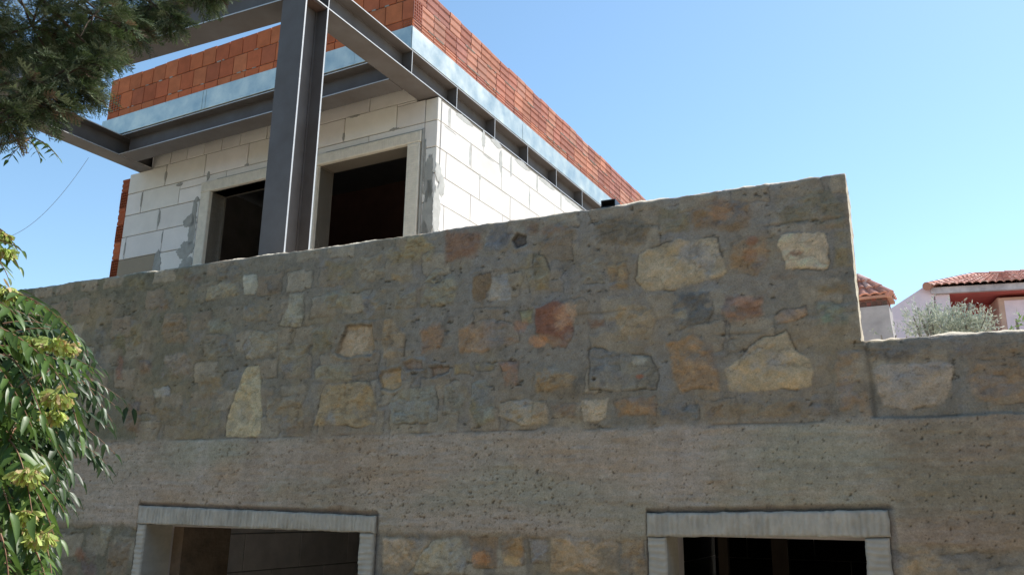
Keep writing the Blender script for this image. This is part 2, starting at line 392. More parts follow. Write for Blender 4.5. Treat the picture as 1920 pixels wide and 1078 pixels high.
# splashes of other colour that some stones carry (centre px, radii px, colour, strength)
SPOTS = [((1058,596),(24,26),(150,118,92),.6),((1035,585),(18,14),(96,54,38),.5),((1030,640),(24,12),(110,92,72),.6),((1010,640),(20,12),(150,100,60),.6),((1497,474),(14,6),(96,66,46),.9),((1490,478),(8,5),(80,56,40),.9),
((1412,450),(14,10),(92,50,28),.8),((1405,478),(16,16),(96,58,34),.6),((1300,560),(26,14),(42,46,52),.8),((1275,590),(14,10),(120,116,100),.5),
((1398,565),(30,10),(140,110,96),.4),((1402,578),(22,12),(82,50,32),.7),((1114,710),(4,4),(20,16,14),1),((1200,706),(8,4),(110,60,40),.9),((1196,676),(14,9),(128,124,112),.7),
((1352,395),(30,20),(120,84,50),.6),((1330,380),(20,10),(70,50,36),.6),((770,760),(22,12),(86,90,96),.4),((680,760),(14,22),(124,100,62),.6),((940,440),(26,22),(56,60,70),.7),
((905,545),(14,20),(60,44,28),.5),((1555,597),(16,9),(70,100,90),.6),((885,470),(18,14),(80,52,40),.5),((865,455),(22,26),(86,60,46),.4),((1040,430),(30,10),(88,60,46),.4),
((225,690),(6,20),(84,54,42),.6),((265,680),(9,14),(50,44,38),.6),((470,780),(6,9),(112,92,66),.5),((905,1045),(18,14),(140,92,44),.7),((960,1050),(20,10),(150,126,86),.6),
((1620,760),(10,30),(112,88,60),.4),((975,610),(16,14),(120,74,54),.5),((820,690),(12,5),(70,54,46),.5),((150,1040),(10,14),(96,54,36),.6),((1180,670),(40,8),(74,80,86),.35),
((1285,760),(30,8),(60,68,76),.5),((600,560),(30,10),(96,100,96),.3),((1470,520),(30,6),(84,62,40),.4),((1220,700),(10,16),(60,60,56),.4),((760,575),(20,10),(92,88,80),.3),
((640,865),(40,60),(120,100,88),.10),((1060,990),(80,8),(130,100,70),.25),((1330,660),(10,18),(74,56,38),.5),((1300,690),(8,20),(132,108,76),.4),((1430,700),(6,40),(118,108,84),.2)]
def lin(c):
    c = np.asarray(c, float)/255
    return np.where(c <= .04045, c/12.92, ((c+.055)/1.055)**2.4)
def poly_sd(X, Y, P):
    """signed distance, negative inside"""
    P = np.asarray(P); d = np.full(X.shape, 1e9); ins = np.zeros(X.shape, bool)
    for i in range(len(P)):
        a = P[i]; b = P[(i+1) % len(P)]; e = b-a
        t = np.clip(((X-a[0])*e[0]+(Y-a[1])*e[1])/(e@e), 0, 1)
        d = np.minimum(d, (X-a[0]-t*e[0])**2+(Y-a[1]-t*e[1])**2)
        cr = (a[1] > Y) != (b[1] > Y)
        with np.errstate(divide='ignore', invalid='ignore'):
            xx = (b[0]-a[0])*(Y-a[1])/(b[1]-a[1]+1e-12)+a[0]
        ins ^= cr & (X < xx)
    return np.sqrt(d)*np.where(ins, -1, 1)
def sstep(x, a, b): t = np.clip((x-a)/(b-a), 0, 1); return t*t*(3-2*t)
ZTOP, ZLOW, UEND = 3.68, 2.918, -.108
ALB = 4.3      # seen shade value -> surface colour
WINS = [(-4.10, -2.585, 2.09, 2.078, -4.175, -2.49, 2.195, 2.163), (-.971, -.166, 2.098, 2.115, -1.059, -.068, 2.195, 2.222)]
#        opening u0,u1, top at u0,u1,  outer u0,u1, top at u0,u1
def wall_surface(U, Z):
    """outward relief (m) and colour of the front of the stone wall"""
    H = .005*fbm(U*3, Z*3, 1)+.0065*fbm(U*13, Z*15, 2, 5, .6)+.003*fbm(U*45, Z*45, 3, 3)
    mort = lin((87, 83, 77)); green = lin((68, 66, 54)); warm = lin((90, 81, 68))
    k = sstep(fbm(U*.9, Z*1.3, 8), -.3, .5)[..., None]*.32+sstep(-U, 2.8, 4.8)[..., None]*.75  # random greenish patches, plus foliage shade painted in towards the left end
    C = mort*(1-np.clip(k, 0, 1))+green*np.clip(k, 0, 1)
    k2 = sstep(fbm(U*4, Z*4, 21, 5, .6), .05, .6)[..., None]; C = C*(1-.55*k2)+warm*.55*k2
    k3 = sstep(fbm(U*9, Z*9, 31, 5, .65), .1, .6)[..., None]; C = C*(1-.30*k3)*(1+.14*fbm(U*26, Z*30, 39, 4, .65))[..., None]
    k4 = sstep(fbm(U*3, Z*5, 51, 6, .65), .05, .5)[..., None]; C = C*(1-.4*k4)+lin((96, 84, 62))*.4*k4
    k5 = sstep(fbm(U*5, Z*4, 52, 6, .65), .1, .5)[..., None]; C = C*(1-.35*k5)+lin((80, 82, 84))*.35*k5
    # vague buried stones under the smeared mortar
    cell = .17
    jx = vnoise(np.floor(Z/cell)*7.7, np.floor(Z/cell)*3.1, 55)*3
    cu = np.floor((U/.23)+jx); cz = np.floor(Z/cell)
    hsh = vnoise(cu*5.31+.3, cz*7.77+.2, 60); hs2 = vnoise(cu*3.31+.7, cz*2.77+.9, 66)
    fu = (U/.23+jx)-cu; fz = Z/cell-cz
    wob = .16*fbm(U*8, Z*8, 70, 5, .6)
    edge_ = np.minimum(np.minimum(fu, 1-fu)*1.3, np.minimum(fz, 1-fz))+wob+.06*fbm(U*35, Z*35, 74, 3)
    inn = sstep(edge_, .12, .22)
    lip = np.exp(-((edge_-.13)/.02)**2)*sstep(fbm(U*7, Z*7, 75), -.1, .2)
    on = inn*sstep(hsh, .35, .55)
    tints = lin((104, 98, 86)); tint2 = lin((82, 72, 60)); tt = tints*(1-hs2[..., None])+tint2*hs2[..., None]
    C = C*(1-.68*on[..., None])+tt*(1+.30*fbm(U*20, Z*24, 76, 5, .65))[..., None]*.68*on[..., None]
    lp = lip*sstep(hsh, .35, .55); H -= .004*lp; C = C*(1-.28*lp[..., None])
    H += .003*on
    ch = sstep(fbm(U*22, Z*46, 90, 5, .65)+.15*fbm(U*3, Z*3, 92), .42, .52); H -= .006*ch; C = C*(1-.5*ch[..., None])
    wx = .030*fbm(U*6, Z*6, 41, 6, .6)+.004*fbm(U*50, Z*50, 43); wz = .030*fbm(U*6+50, Z*6, 42, 6, .6)+.004*fbm(U*50+9, Z*50, 44)
    for fr, pts, colr, rel, soft in ST:
        P = np.array([WALL.hit(x, y) for x, y in px(fr[0], fr[1], pts)])
        lo = P.min(0)-.08; hi = P.max(0)+.08
        I = np.where((U > lo[0]) & (U < hi[0]) & (Z > lo[1]) & (Z < hi[1]))
        if not len(I[0]): continue
        u = U[I]+wx[I]; z = Z[I]+wz[I]
        sd_ = poly_sd(u, z, P); s = soft*.001*1.1
        seed = int(pts[0][0]+pts[1][1]) % 90
        mk = sstep(-sd_, -s, s)
        n1 = fbm(u*9, z*9, seed, 6, .65); n2 = fbm(u*17, z*22, seed+11, 6, .68); n3 = fbm(u*6, z*7, seed+23, 5, .6)
        c0 = lin(colr); gy = c0.mean(); red_ = colr[0]/colr[2] > 2.4
        ms_ = lin((88, 84, 74)); c0 = (c0*.80+gy*.22)*(.70 if red_ else .68)+ms_*(.20 if red_ else .30)
        # tone inside a stone: ochre stain, grey weathering, darker veins
        och = c0*np.array([1.14, .98, .74]); gry = np.full(3, c0.mean())*np.array([.92, .95, 1.0]); pale = c0*1.2+.008
        c = np.repeat(c0[None], len(u), 0)*(1+.34*n2)[:, None]
        for k_, tgt in ((sstep(n1, .02, .45), och), (sstep(-n3, .0, .5), gry), (sstep(n2, .25, .6), pale)):
            k_ = (k_*.6)[:, None]; c = c*(1-k_)+tgt*k_
        vein = np.exp(-(fbm(u*7+n2*.2, z*12, seed+41, 4)/.035)**2)*.30; c = c*(1-vein[:, None])
        # mortar dragged over the face
        thick = .30 if soft <= 4 else (.55 if soft <= 8 else .8)
        cover = 1-thick*sstep(fbm(u*8, z*11, seed+33, 6, .65)+.25*np.exp(-np.clip(-sd_, 0, 1)/.02), .10, .42)
        mm = (mk*cover)[:, None]
        C[I] = C[I]*(1-mm)+c*mm
        rimn = sstep(fbm(u*11, z*11, seed+7, 4), -.15, .3)
        rim = np.exp(-((sd_-.001)/.0035)**2)*(1.2 if soft <= 6 else (.8 if soft <= 10 else .35))*rimn
        dome = np.clip(-sd_/.03, 0, 1)
        rough_ = 1.6 if soft > 6 else .8
        H[I] += mk*cover*(rel*.0016+rough_*.007*n2+rough_*.0045*np.abs(fbm(u*30, z*30, seed+60, 4)))+.002*dome-.007*rim*(rel >= 0)-.003*vein*mk
        if rel < -3: # stone sits back, mortar lip round it
            H[I] += .007*np.exp(-((sd_-.012)/.008)**2)
            C[I] = C[I]*(1-.32*np.exp(-((sd_+.004)/.005)**2))[:, None]
        C[I] = C[I]*(1-.40*np.clip(rim, 0, 1))[:, None]
    for (cx, cy), (rx, ry), colr, st in SPOTS:
        u0, z0 = WALL.hit(cx, cy); u1, z1 = WALL.hit(cx+rx, cy); u2, z2 = WALL.hit(cx, cy+ry)
        du, dz = abs(u1-u0), abs(z2-z0)
        I = np.where((abs(U-u0) < 2*du) & (abs(Z-z0) < 2*dz))
        q = ((U[I]-u0)/du)**2+((Z[I]-z0)/dz)**2
        q = q+1.7*fbm(U[I]*22, Z[I]*22, int(cx) % 50, 6, .7)
        mk = (st*.85*sstep(-q, -1.3, -.1))[:, None]
        C[I] = C[I]*(1-mk)+(lin(colr)*.65+lin((86, 80, 70))*.35)*mk
        if sum(colr) < 60: H[I] -= .02*mk[:, 0]
    # the rough band above the windows
    zb = 2.578+.004*fbm(U*4, Z*0, 12)+.012*sstep(U, -.6, .4)
    zb0 = 2.085+.02*fbm(U*5, Z*0, 14)
    sm = .012+.022*vnoise(U*4, Z*0, 13); wv = .018*fbm(U*9, Z*14, 11, 5, .65)
    band = sstep(Z+wv, zb0-.02, zb0+.02)*sstep(-Z+wv, -zb-sm, -zb+sm)
    bc = lin((94, 87, 79)); bw = lin((100, 86, 70)); bg = lin((86, 84, 75))
    q = sstep(fbm(U*1.5, Z*5, 15, 5), -.4, .6)[..., None]
    bcol = (bc*(1-q)+bg*q)*1.24
    q = sstep(fbm(U*2.5, Z*6, 16, 5), .05, .6)[..., None]*.6; bcol = bcol*(1-q)+bw*q
    q = sstep(fbm(U*3.3, Z*.7, 17, 3), .1, .6)[..., None]*.30; bcol = bcol*(1-q)+lin((84, 72, 62))*q
    q = sstep(-fbm(U*3.9, Z*.5, 18, 3), .2, .6)[..., None]*.35; bcol = bcol*(1-q)+lin((112, 108, 104))*q
    bcol = bcol*(1+.16*fbm(U*5, Z*55, 19, 4, .6))[..., None]*(1+.12*fbm(U*40, Z*60, 20, 3))[..., None]
    rs = sstep(U+.05*fbm(Z*5, U*5, 37), -.16, .06)[..., None]; bcol = bcol*(1-rs)+bcol*np.array([.80, .75, .71])*rs
    dens = sstep(fbm(U*2.2, Z*4.5, 22, 4), -.1, .6)*.13
    pit = sstep(fbm(U*95+.8*fbm(U*30, Z*30, 5), Z*110, 24, 2), .56-dens, .76-dens)
    bcol = bcol*(1-.5*pit[..., None])
    bh = .008+.0040*fbm(U*5, Z*55, 25, 5, .6)+.0042*fbm(U*24, Z*42, 26, 5, .68)-.007*pit
    C = C*(1-band[..., None])+bcol*band[..., None]
    H = H*(1-band)+bh*band
    cr = np.exp(-((Z-zb-.004*fbm(U*20, Z*0, 27))/.0045)**2)*sstep(fbm(U*5, Z*0+3, 28), -.05, .35)
    H -= .006*cr; C = C*(1-.35*cr[..., None])
    # joint between high and low wall
    vj = np.exp(-((U-UEND-.022-.01*fbm(Z*6, Z*0, 29))/.012)**2)*(Z > zb)
    H -= .012*vj*(Z < 2.95); C = C*(1-.3*(vj*(Z < 2.95))[..., None])
    H -= .014*sstep(U, UEND+.01, UEND+.06)*(Z > zb)
    # course line low in the wall top
    for zz, u0, u1, s_ in ((3.47, -.5, -.1, 1), (3.40, -2.0, -1.5, .5), (3.13, -1.4, -1.0, .6), (2.98, -.75, -.5, .8)):
        g = np.exp(-((Z-zz-.01*fbm(U*6, Z*0, 30))/.005)**2)*sstep(U, u0, u0+.05)*sstep(-U, -u1, -u1+.05); H -= .006*g*s_; C = C*(1-.3*s_*g[..., None])
    # groove round the window surrounds, darkened by a blue-grey sealing coat
    for o0, o1, t0, t1, a0, a1, s0, s1 in WINS:
        top = s0+(s1-s0)*(U-a0)/(a1-a0)
        dx = np.maximum(np.maximum(a0-U, U-a1), 0); dz = np.maximum(Z-top, 0)
        dd = np.hypot(dx, dz)+.004*fbm(U*14, Z*14, 35)
        g = sstep(-dd, -.026, -.006)
        side = np.where(U > a1, 1.0, np.where(U < a0, .0, 1.0))*np.where((U > a1) & (Z < top), .6, 1)
        H = H*(1-g*side)+(-.016)*g*side
        g2 = sstep(-dd, -.034, -.010)*side*(.75+.25*fbm(U*20, Z*20, 36))
        C = C*(1-g2[..., None]*.8)+lin((50, 54, 62))*g2[..., None]*.8
    return H, np.clip(C*ALB, .01, .8)

sb = thing('stone_building', 'rubble stone wall with two square windows and a stepped top, in the foreground', 'stone building', (*WALL(-2.5, 0, 0)[:2], .55))
STEP = .0058
u_main = np.arange(-6.0, UEND+1e-6, STEP); u_main = np.append(u_main[u_main < UEND-STEP*.4], UEND)
u_main = np.concatenate([np.linspace(-9.5, -6.02, 60), u_main])
u_low = np.concatenate([np.arange(UEND, .75, STEP), np.linspace(.77, 3.2, 60)])
z_a = np.concatenate([np.linspace(.4, 1.5, 20)[:-1], np.arange(1.5, ZLOW-STEP*.4, STEP), [ZLOW]])
z_b = np.concatenate([z_a, np.arange(ZLOW+STEP, ZTOP-STEP*.4, STEP), [ZTOP]])
def wall_panel(us, zs, ztop, right_edge):
    U, Z = np.meshgrid(us, zs, indexing='ij')
    rag = .007*fbm(us*5, us*0, 71)+.004*fbm(us*30, us*0, 72, 3)-.003
    if ztop > 3: rag = rag-.02*sstep(-us, 5.0, 6.5)*0
    k = sstep(Z, ztop-.12, ztop)
    Z = Z+k*rag[:, None]
    if right_edge:
        ze = .006*fbm(zs*5, zs*0, 73)+.006*fbm(zs*22, zs*0, 74, 3)
        ze = np.where(zs < ZLOW, 0, ze-.012*sstep(zs, ZLOW, ZTOP)*0)
        ku = sstep(U, UEND-.1, UEND); U = U+ku*ze[None, :]
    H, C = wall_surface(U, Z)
    # rounded arris
    dt = np.clip((ztop+rag[:, None]-Z), 0, 1)
    r = .022+.010*fbm(us*9, us*0, 75)[:, None]
    q = np.clip(1-dt/r, 0, 1); H = H-r*.75*(1-np.sqrt(np.clip(1-q*q, 0, 1)))
    if right_edge:
        de = np.clip(UEND-U+.004, 0, 1); q = np.clip(1-de/.024, 0, 1)*(Z > ZLOW+.01)
        H = H-.018*(1-np.sqrt(np.clip(1-q*q, 0, 1)))
    V = WALL(U, -H, Z).reshape(-1, 3)
    n, m_ = U.shape; idx = np.arange(n*m_).reshape(n, m_)
    F = np.stack([idx[:-1, :-1], idx[1:, :-1], idx[1:, 1:], idx[:-1, 1:]], -1)
    cu = .5*(U[:-1, :-1]+U[1:, 1:]); cz = .5*(Z[:-1, :-1]+Z[1:, 1:])
    keep = np.ones(cu.shape, bool)
    for o0, o1, t0, t1, *_ in WINS:
        keep &= ~((cu > o0-.02) & (cu < o1+.02) & (cz < min(t0, t1)+.025) & (cz > 1.0))
    Vs = [V]; Cs = [C.reshape(-1, 3)]; Fs = [F[keep]]; base = len(V)
    # top strip going back and down the rear
    T = .30; cols = 14
    dd = np.concatenate([np.linspace(0, T, cols), [T, T]])
    du = U[:, -1]; hz = Z[:, -1]; h0 = H[:, -1]
    TU = np.repeat(du[:, None], len(dd), 1); DD = -h0[:, None]*(1-dd/T)+dd[None, :]
    TZ = hz[:, None]+np.where(dd > .001, .008, 0)+.010*fbm(TU*9, DD*9, 76)*(dd > .001); TZ[:, -1] = 2.65
    Vt = WALL(TU, DD, TZ).reshape(-1, 3)
    i2 = np.arange(Vt.shape[0]).reshape(TU.shape)+base
    Ft = np.stack([i2[:-1, :-1], i2[1:, :-1], i2[1:, 1:], i2[:-1, 1:]], -1).reshape(-1, 4)
    ct = np.clip(lin((112, 108, 98))*ALB*(1+.2*fbm(TU*20, DD*20, 77))[..., None], 0, .8).reshape(-1, 3)
    Vs.append(Vt); Cs.append(ct); Fs.append(Ft); base += len(Vt)
    if right_edge:
        sel = zs >= ZLOW-1e-6
        eu = U[-1, sel]; ez = Z[-1, sel]; eh = H[-1, sel]; dd = np.linspace(0, T, 10)
        EU = eu[:, None]+.006*fbm(ez[:, None]*14, dd[None, :]*14, 78)*(dd > .001); EZ = np.repeat(ez[:, None], 10, 1)
        ED = -eh[:, None]*(1-dd/T)+dd[None, :]
        Ve = WALL(EU, ED, EZ).reshape(-1, 3); i3 = np.arange(len(Ve)).reshape(EU.shape)+base
        Fe = np.stack([i3[:-1, :-1], i3[:-1, 1:], i3[1:, 1:], i3[1:, :-1]], -1).reshape(-1, 4)
        Vs.append(Ve); Fs.append(Fe)
        Cs.append(np.clip(lin((108, 104, 94))*ALB*(1+.2*fbm(EU*20, EZ*20, 79))[..., None], 0, .8).reshape(-1, 3))
    return np.concatenate(Vs), np.concatenate(Fs), np.concatenate(Cs)
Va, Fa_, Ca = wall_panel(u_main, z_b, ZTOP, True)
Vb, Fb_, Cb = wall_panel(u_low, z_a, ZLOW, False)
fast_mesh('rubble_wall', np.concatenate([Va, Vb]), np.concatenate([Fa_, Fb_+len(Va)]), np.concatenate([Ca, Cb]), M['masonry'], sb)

# chiselled window surrounds: lintel and two jambs, each a rough block with comb marks
def comb_slab(name, u0, u1, z0a, z0b, z1a, z1b, d0, d1, vertical, parent, tint=1., label=None, du=.0045, edge=.005):
    n = max(4, int((u1-u0)/du)); m_ = max(4, int((max(z1a, z1b)-min(z0a, z0b))/du))
    a = np.linspace(0, 1, n); b = np.linspace(0, 1, m_)
    A_, B2 = np.meshgrid(a, b, indexing='ij')
    U = u0+(u1-u0)*A_; lo = z0a+(z0b-z0a)*A_; hi = z1a+(z1b-z1a)*A_; Z = lo+(hi-lo)*B2
    eb = np.minimum(np.minimum(A_*(u1-u0), (1-A_)*(u1-u0)), np.minimum(B2*(hi-lo), (1-B2)*(hi-lo)))
    ed = np.clip(1-eb/.012, 0, 1)
    if vertical: H = .0012*np.sin(U*2*math.pi/.024+5*fbm(U*7, Z*5, 81))*(.5+.9*vnoise(U*9, Z*9, 80))+.0075*fbm(U*36, Z*11, 82, 5, .65)
    else: H = .0016*np.sin(Z*2*math.pi/.026+2.5*fbm(U*8, Z*8, 83))*(.5+.8*vnoise(U*12, Z*12, 80))+.003*fbm(U*14, Z*40, 84)
    H = H+.0018*fbm(U*40, Z*40, 85)-.008*ed**2
    U = U+edge*fbm(U*25, Z*25, 86)*(ed > .5); Z = Z+edge*fbm(U*25, Z*25, 87)*(ed > .5)
    V = WALL(U, d0-H, Z).reshape(-1, 3); idx = np.arange(n*m_).reshape(n, m_)
    F = np.stack([idx[:-1, :-1], idx[1:, :-1], idx[1:, 1:], idx[:-1, 1:]], -1).reshape(-1, 4)
    C = tint*(.92+.14*fbm(U*9, Z*9, 88)+.12*np.clip(H/.004, -1, 1))
    C = np.repeat(C.reshape(-1, 1), 3, 1)
    loop = np.concatenate([idx[:, 0], idx[-1, 1:], idx[-2::-1, -1], idx[0, -2:0:-1]])
    back = WALL(U.reshape(-1)[loop], d1, Z.reshape(-1)[loop]); k = len(loop); j = np.arange(k)
    Fs = np.stack([loop, j+len(V), (j+1) % k+len(V), loop[(j+1) % k]], -1)
    o = fast_mesh(name, np.concatenate([V, back]), np.concatenate([F, Fs]), np.concatenate([C, np.full((k, 3), tint*.95)]), M['surround'], parent, smooth=False)
    if label: o['label'] = label
    return o
for wi, (o0, o1, t0, t1, a0, a1, s0, s1) in enumerate(WINS):
    sr = bpy.data.objects.new('window_surround', None); COL.objects.link(sr); sr.parent = sb
    sr.location = Vector(WALL((o0+o1)/2, 0, 1.0)) - parent_world(sb)
    sr['label'] = ['wide pale stone window surround at lower left', 'narrower pale stone window surround at lower right'][wi]
    tl = lambda u: t0+(t1-t0)*(u-o0)/(o1-o0)
    comb_slab('lintel', a0, a1, tl(a0), tl(a1), s0, s1, -.012, .20, True, sr, .78)
    comb_slab('jamb', a0+.004, o0, 1.0, 1.0, tl(a0)-.003, tl(o0)-.003, -.009, .20, False, sr, .82)
    comb_slab('jamb', o1, a1-.006, 1.0, 1.0, tl(o1)-.003, tl(a1)-.003, -.009, .20, False, sr, .82)
    comb_slab('sill', o0+.001, o1-.001, .92, .92, 1.0, 1.0, -.03, .2, True, sr, .8, du=.02)

def cut(rect, holes):
    out = [rect]
    for h in holes:
        nx = []
        for (a, b, c, d) in out:   # u0 u1 z0 z1
            if h[0] >= b or h[1] <= a or h[2] >= d or h[3] <= c: nx.append((a, b, c, d)); continue
            if h[3] < d: nx.append((a, b, h[3], d))
            if h[2] > c: nx.append((a, b, c, h[2]))
            c2, d2 = max(c, h[2]), min(d, h[3])
            if h[0] > a: nx.append((a, h[0], c2, d2))
            if h[1] < b: nx.append((h[1], b, c2, d2))
        out = nx
    return [r for r in out if r[1]-r[0] > .008 and r[3]-r[2] > .008]
# terrace slab behind the wall and room below it
mb = MB()
for p, q, r, t_ in cut((-9.4, 3.1, .5, 2.63), [(-4.0995, -2.5855, .9, 2.075), (-.9705, -.1665, .9, 2.097)]): mb.box(WALL, p, q, .201, .300, r, t_)
mb.build('inner_face', M['inner'], sb)
mb = MB(); mb.box(WALL, -9.4, 3.1, .302, 12, 2.62, 2.80); mb.build('terrace_slab', M['concrete'], sb)
def block_grid(mb, fr, u0, u1, z0, z1, bl=.6, bh=.25, d=0., dep=.04, tint=1., gap=.004, zj=0.):
    r = 0; z = z0+zj
    while z < z1:
        ua = u0-(bl*.5 if r % 2 else 0)
        while ua < u1:
            a, b = max(ua, u0), min(ua+bl, u1)
            if b-a > .02:
                g = tint*random.uniform(.9, 1.08)
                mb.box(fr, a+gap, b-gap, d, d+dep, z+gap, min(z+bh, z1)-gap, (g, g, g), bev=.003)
            ua += bl
        z += bh; r += 1
    mb.box(fr, u0, u1, d+.006, d+dep+.1, z0, z1, (.5, .5, .5))
ROOM_L = Frame(WALL(-4.16, 0, 0), nw, (-WALL.u[0], -WALL.u[1]))       # left side wall of the left room
mb = MB(); block_grid(mb, ROOM_L, .62, 5.2, .55, 2.61, .6, .25, zj=.22-.25, tint=1.35); mb.build('interior_wall', M['inner'], sb)
mb = MB(); mb.box(WALL, -4.30, -4.02, .215, .62, .5, 2.61)
mb.build('stone_pier', mat('pier_stone', (.30, .22, .16), .95, noise=.45, nscale=9, bump=.01, bscale=18, spec=.1), sb)
mb = MB(); block_grid(mb, WALL, -4.2, -1.8, .55, 2.61, .6, .25, d=5.2)
mb.build('interior_wall', M['inner'], sb)
ROOM_M = Frame(WALL(-1.75, 0, 0), nw, (-WALL.u[0], -WALL.u[1]))
mb = MB(); block_grid(mb, ROOM_M, .3, 5.2, .55, 2.61, .6, .25, tint=.12); mb.build('interior_wall', M['inner'], sb)  # right room: blocks tinted near black in place of indoor shade
mb = MB(); block_grid(mb, WALL, -1.7, 2.9, .55, 2.61, .6, .25, d=4.6, tint=.06); mb.build('interior_wall', M['inner'], sb)  # back wall, indoor shade put into the tint
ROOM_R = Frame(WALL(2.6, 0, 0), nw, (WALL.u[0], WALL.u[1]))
mb = MB(); block_grid(mb, ROOM_R, .3, 4.6, .55, 2.61, .6, .25, tint=.08); mb.build('interior_wall', M['inner'], sb)  # far side wall, darkened by tint like the rest of this room
mb = MB(); mb.box(WALL, -9.4, 3.1, .302, 5.4, .45, .56); mb.build('room_floor', M['concrete'], sb)
for u, d, w_ in ((-.93, .9, .05), (-.72, 1.35, .09)):
    mb = MB(); mb.box(WALL, u, u+w_, d, d+w_, .56, 2.61); mb.build('wooden_prop', mat('prop_wood', (.07, .05, .035), .8, noise=.3, nscale=20, stretch=(1, 1, .1)), sb)

# ------------------------------------------------------------------ block building
ub = thing('block_building', 'unfinished white block building with a red hollow brick parapet, behind the stone wall', 'building', tuple(BF(2, 2, 2.8)))
ZC = [2.76, 3.015, 3.27, 3.52, 3.77, 4.02, 4.275, 4.53, 4.78, 5.04, 5.292, 5.55, 5.80, 6.015]
OPEN = [(.30, 1.34, 3.9, 5.36), (1.75, 2.79, 3.9, 5.35)]
SUR = [(.155, 1.475, 3.85, 5.468), (1.61, 2.93, 3.85, 5.462)]
JOINTS = {12: [.78, 1.39, 1.72, 2.085, 2.458, 2.723, 2.98, 3.24, 3.50, 3.775], 11: [.14, .455, 1.067, 1.69, 2.321, 2.938, 3.542],
          10: [.14, .768, 1.385, 1.99, 2.605, 2.884, 3.29, 3.887], 9: [.14, .5, 1.6, 2.96, 3.574], 8: [.14, 1.6, 2.96, 3.468, 4.06],
          7: [.14, 1.6, 2.96, 3.55], 6: [.14, 1.6, 2.96, 3.3, 3.9]}
def facade_blocks(fr, rows, joints, uend, holes, ztop, d=0., extra=None):
    mb = MB()
    for i in rows:
        js = [0.0]+joints.get(i, [.14+.6*k+(.3 if i % 2 else 0) for k in range(14) if .14+.6*k+(.3 if i % 2 else 0) < uend-.1])+[uend]
        for a, b in zip(js[:-1], js[1:]):
            g = random.uniform(.93, 1.04); t = (g, g*random.uniform(.985, 1.0), g*random.uniform(.96, 1.0))
            if extra and extra(i, a, b): t = extra(i, a, b)
            for (p, q, r, s) in cut((a, b, ZC[i], min(ZC[i+1], ztop(a, b))), holes):
                gp = .0042
                mb.box(fr, p+gp, q-gp, d-random.uniform(0, .003), d+.05, r+gp, s-gp, t, bev=.0035, jit=.0012)
    return mb
H_top = lambda a, b: 5.775 if b < .25 else (5.99-.03*random.random() if b > .8 else 5.985)
brown = lambda i, a, b: (.42, .36, .28) if (i == 7 and a > 3.4) else None
fb = facade_blocks(BF, range(0, 13), JOINTS, 4.14, SUR + [(3.80, 4.2, 5.79, 6.1), (0, .235, 5.777, 6.2)], H_top, extra=brown)
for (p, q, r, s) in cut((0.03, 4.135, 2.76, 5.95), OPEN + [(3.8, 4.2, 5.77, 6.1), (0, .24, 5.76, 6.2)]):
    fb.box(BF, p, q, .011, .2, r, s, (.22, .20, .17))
SJ = {11: [.2, .8, 1.38, 1.97, 2.58, 3.19, 3.8, 4.4, 5.0, 5.6], 10: [.58, 1.175, 1.79, 2.4, 3.0, 3.6, 4.2, 4.8], 9: [.155, .75, 1.36, 1.96, 2.56, 3.16, 3.76, 4.4],
      8: [.59, 1.2, 1.8, 2.4, 3.0, 3.6], 7: [.15, .78, 1.38, 2.0]}
sbm = MB()
for i in range(0, 12):
    js = [0.055]+SJ.get(i, [.14+.6*k+(.3 if i % 2 else 0) for k in range(14)])
    js = [j for j in js if j < 7.3]+[7.4]
    for a, b in zip(js[:-1], js[1:]):
        g = random.uniform(.95, 1.04)
        sbm.box(BS, a+.0032, b-.0032, -random.uniform(0, .0015), .05, ZC[i]+.0035, min(ZC[i+1], 5.755)-.0035, (g, g, g), bev=.002, jit=.0008)
sbm.box(BS, .06, 7.4, .0055, .2, 2.76, 5.775, (.26, .25, .22))
sbm.box(BF, .2, 4.13, 7.2, 7.4, 2.76, 6.0, (.6, .6, .6))
# inner shell, its colours darkened to stand for the shade of the rooms
mb = MB(); mb.box(BF, 3.95, 4.13, .21, 7.19, 2.76, 5.98, (.4, .4, .4)); mb.box(BF, .21, 3.94, 2.0, 2.1, 2.79, 6.03, (.12, .07, .06)); mb.box(BF, .21, 3.94, .21, 1.99, 2.81, 2.84, (.2, .2, .2)); mb.build('inner_partition', M['inner'], ub)

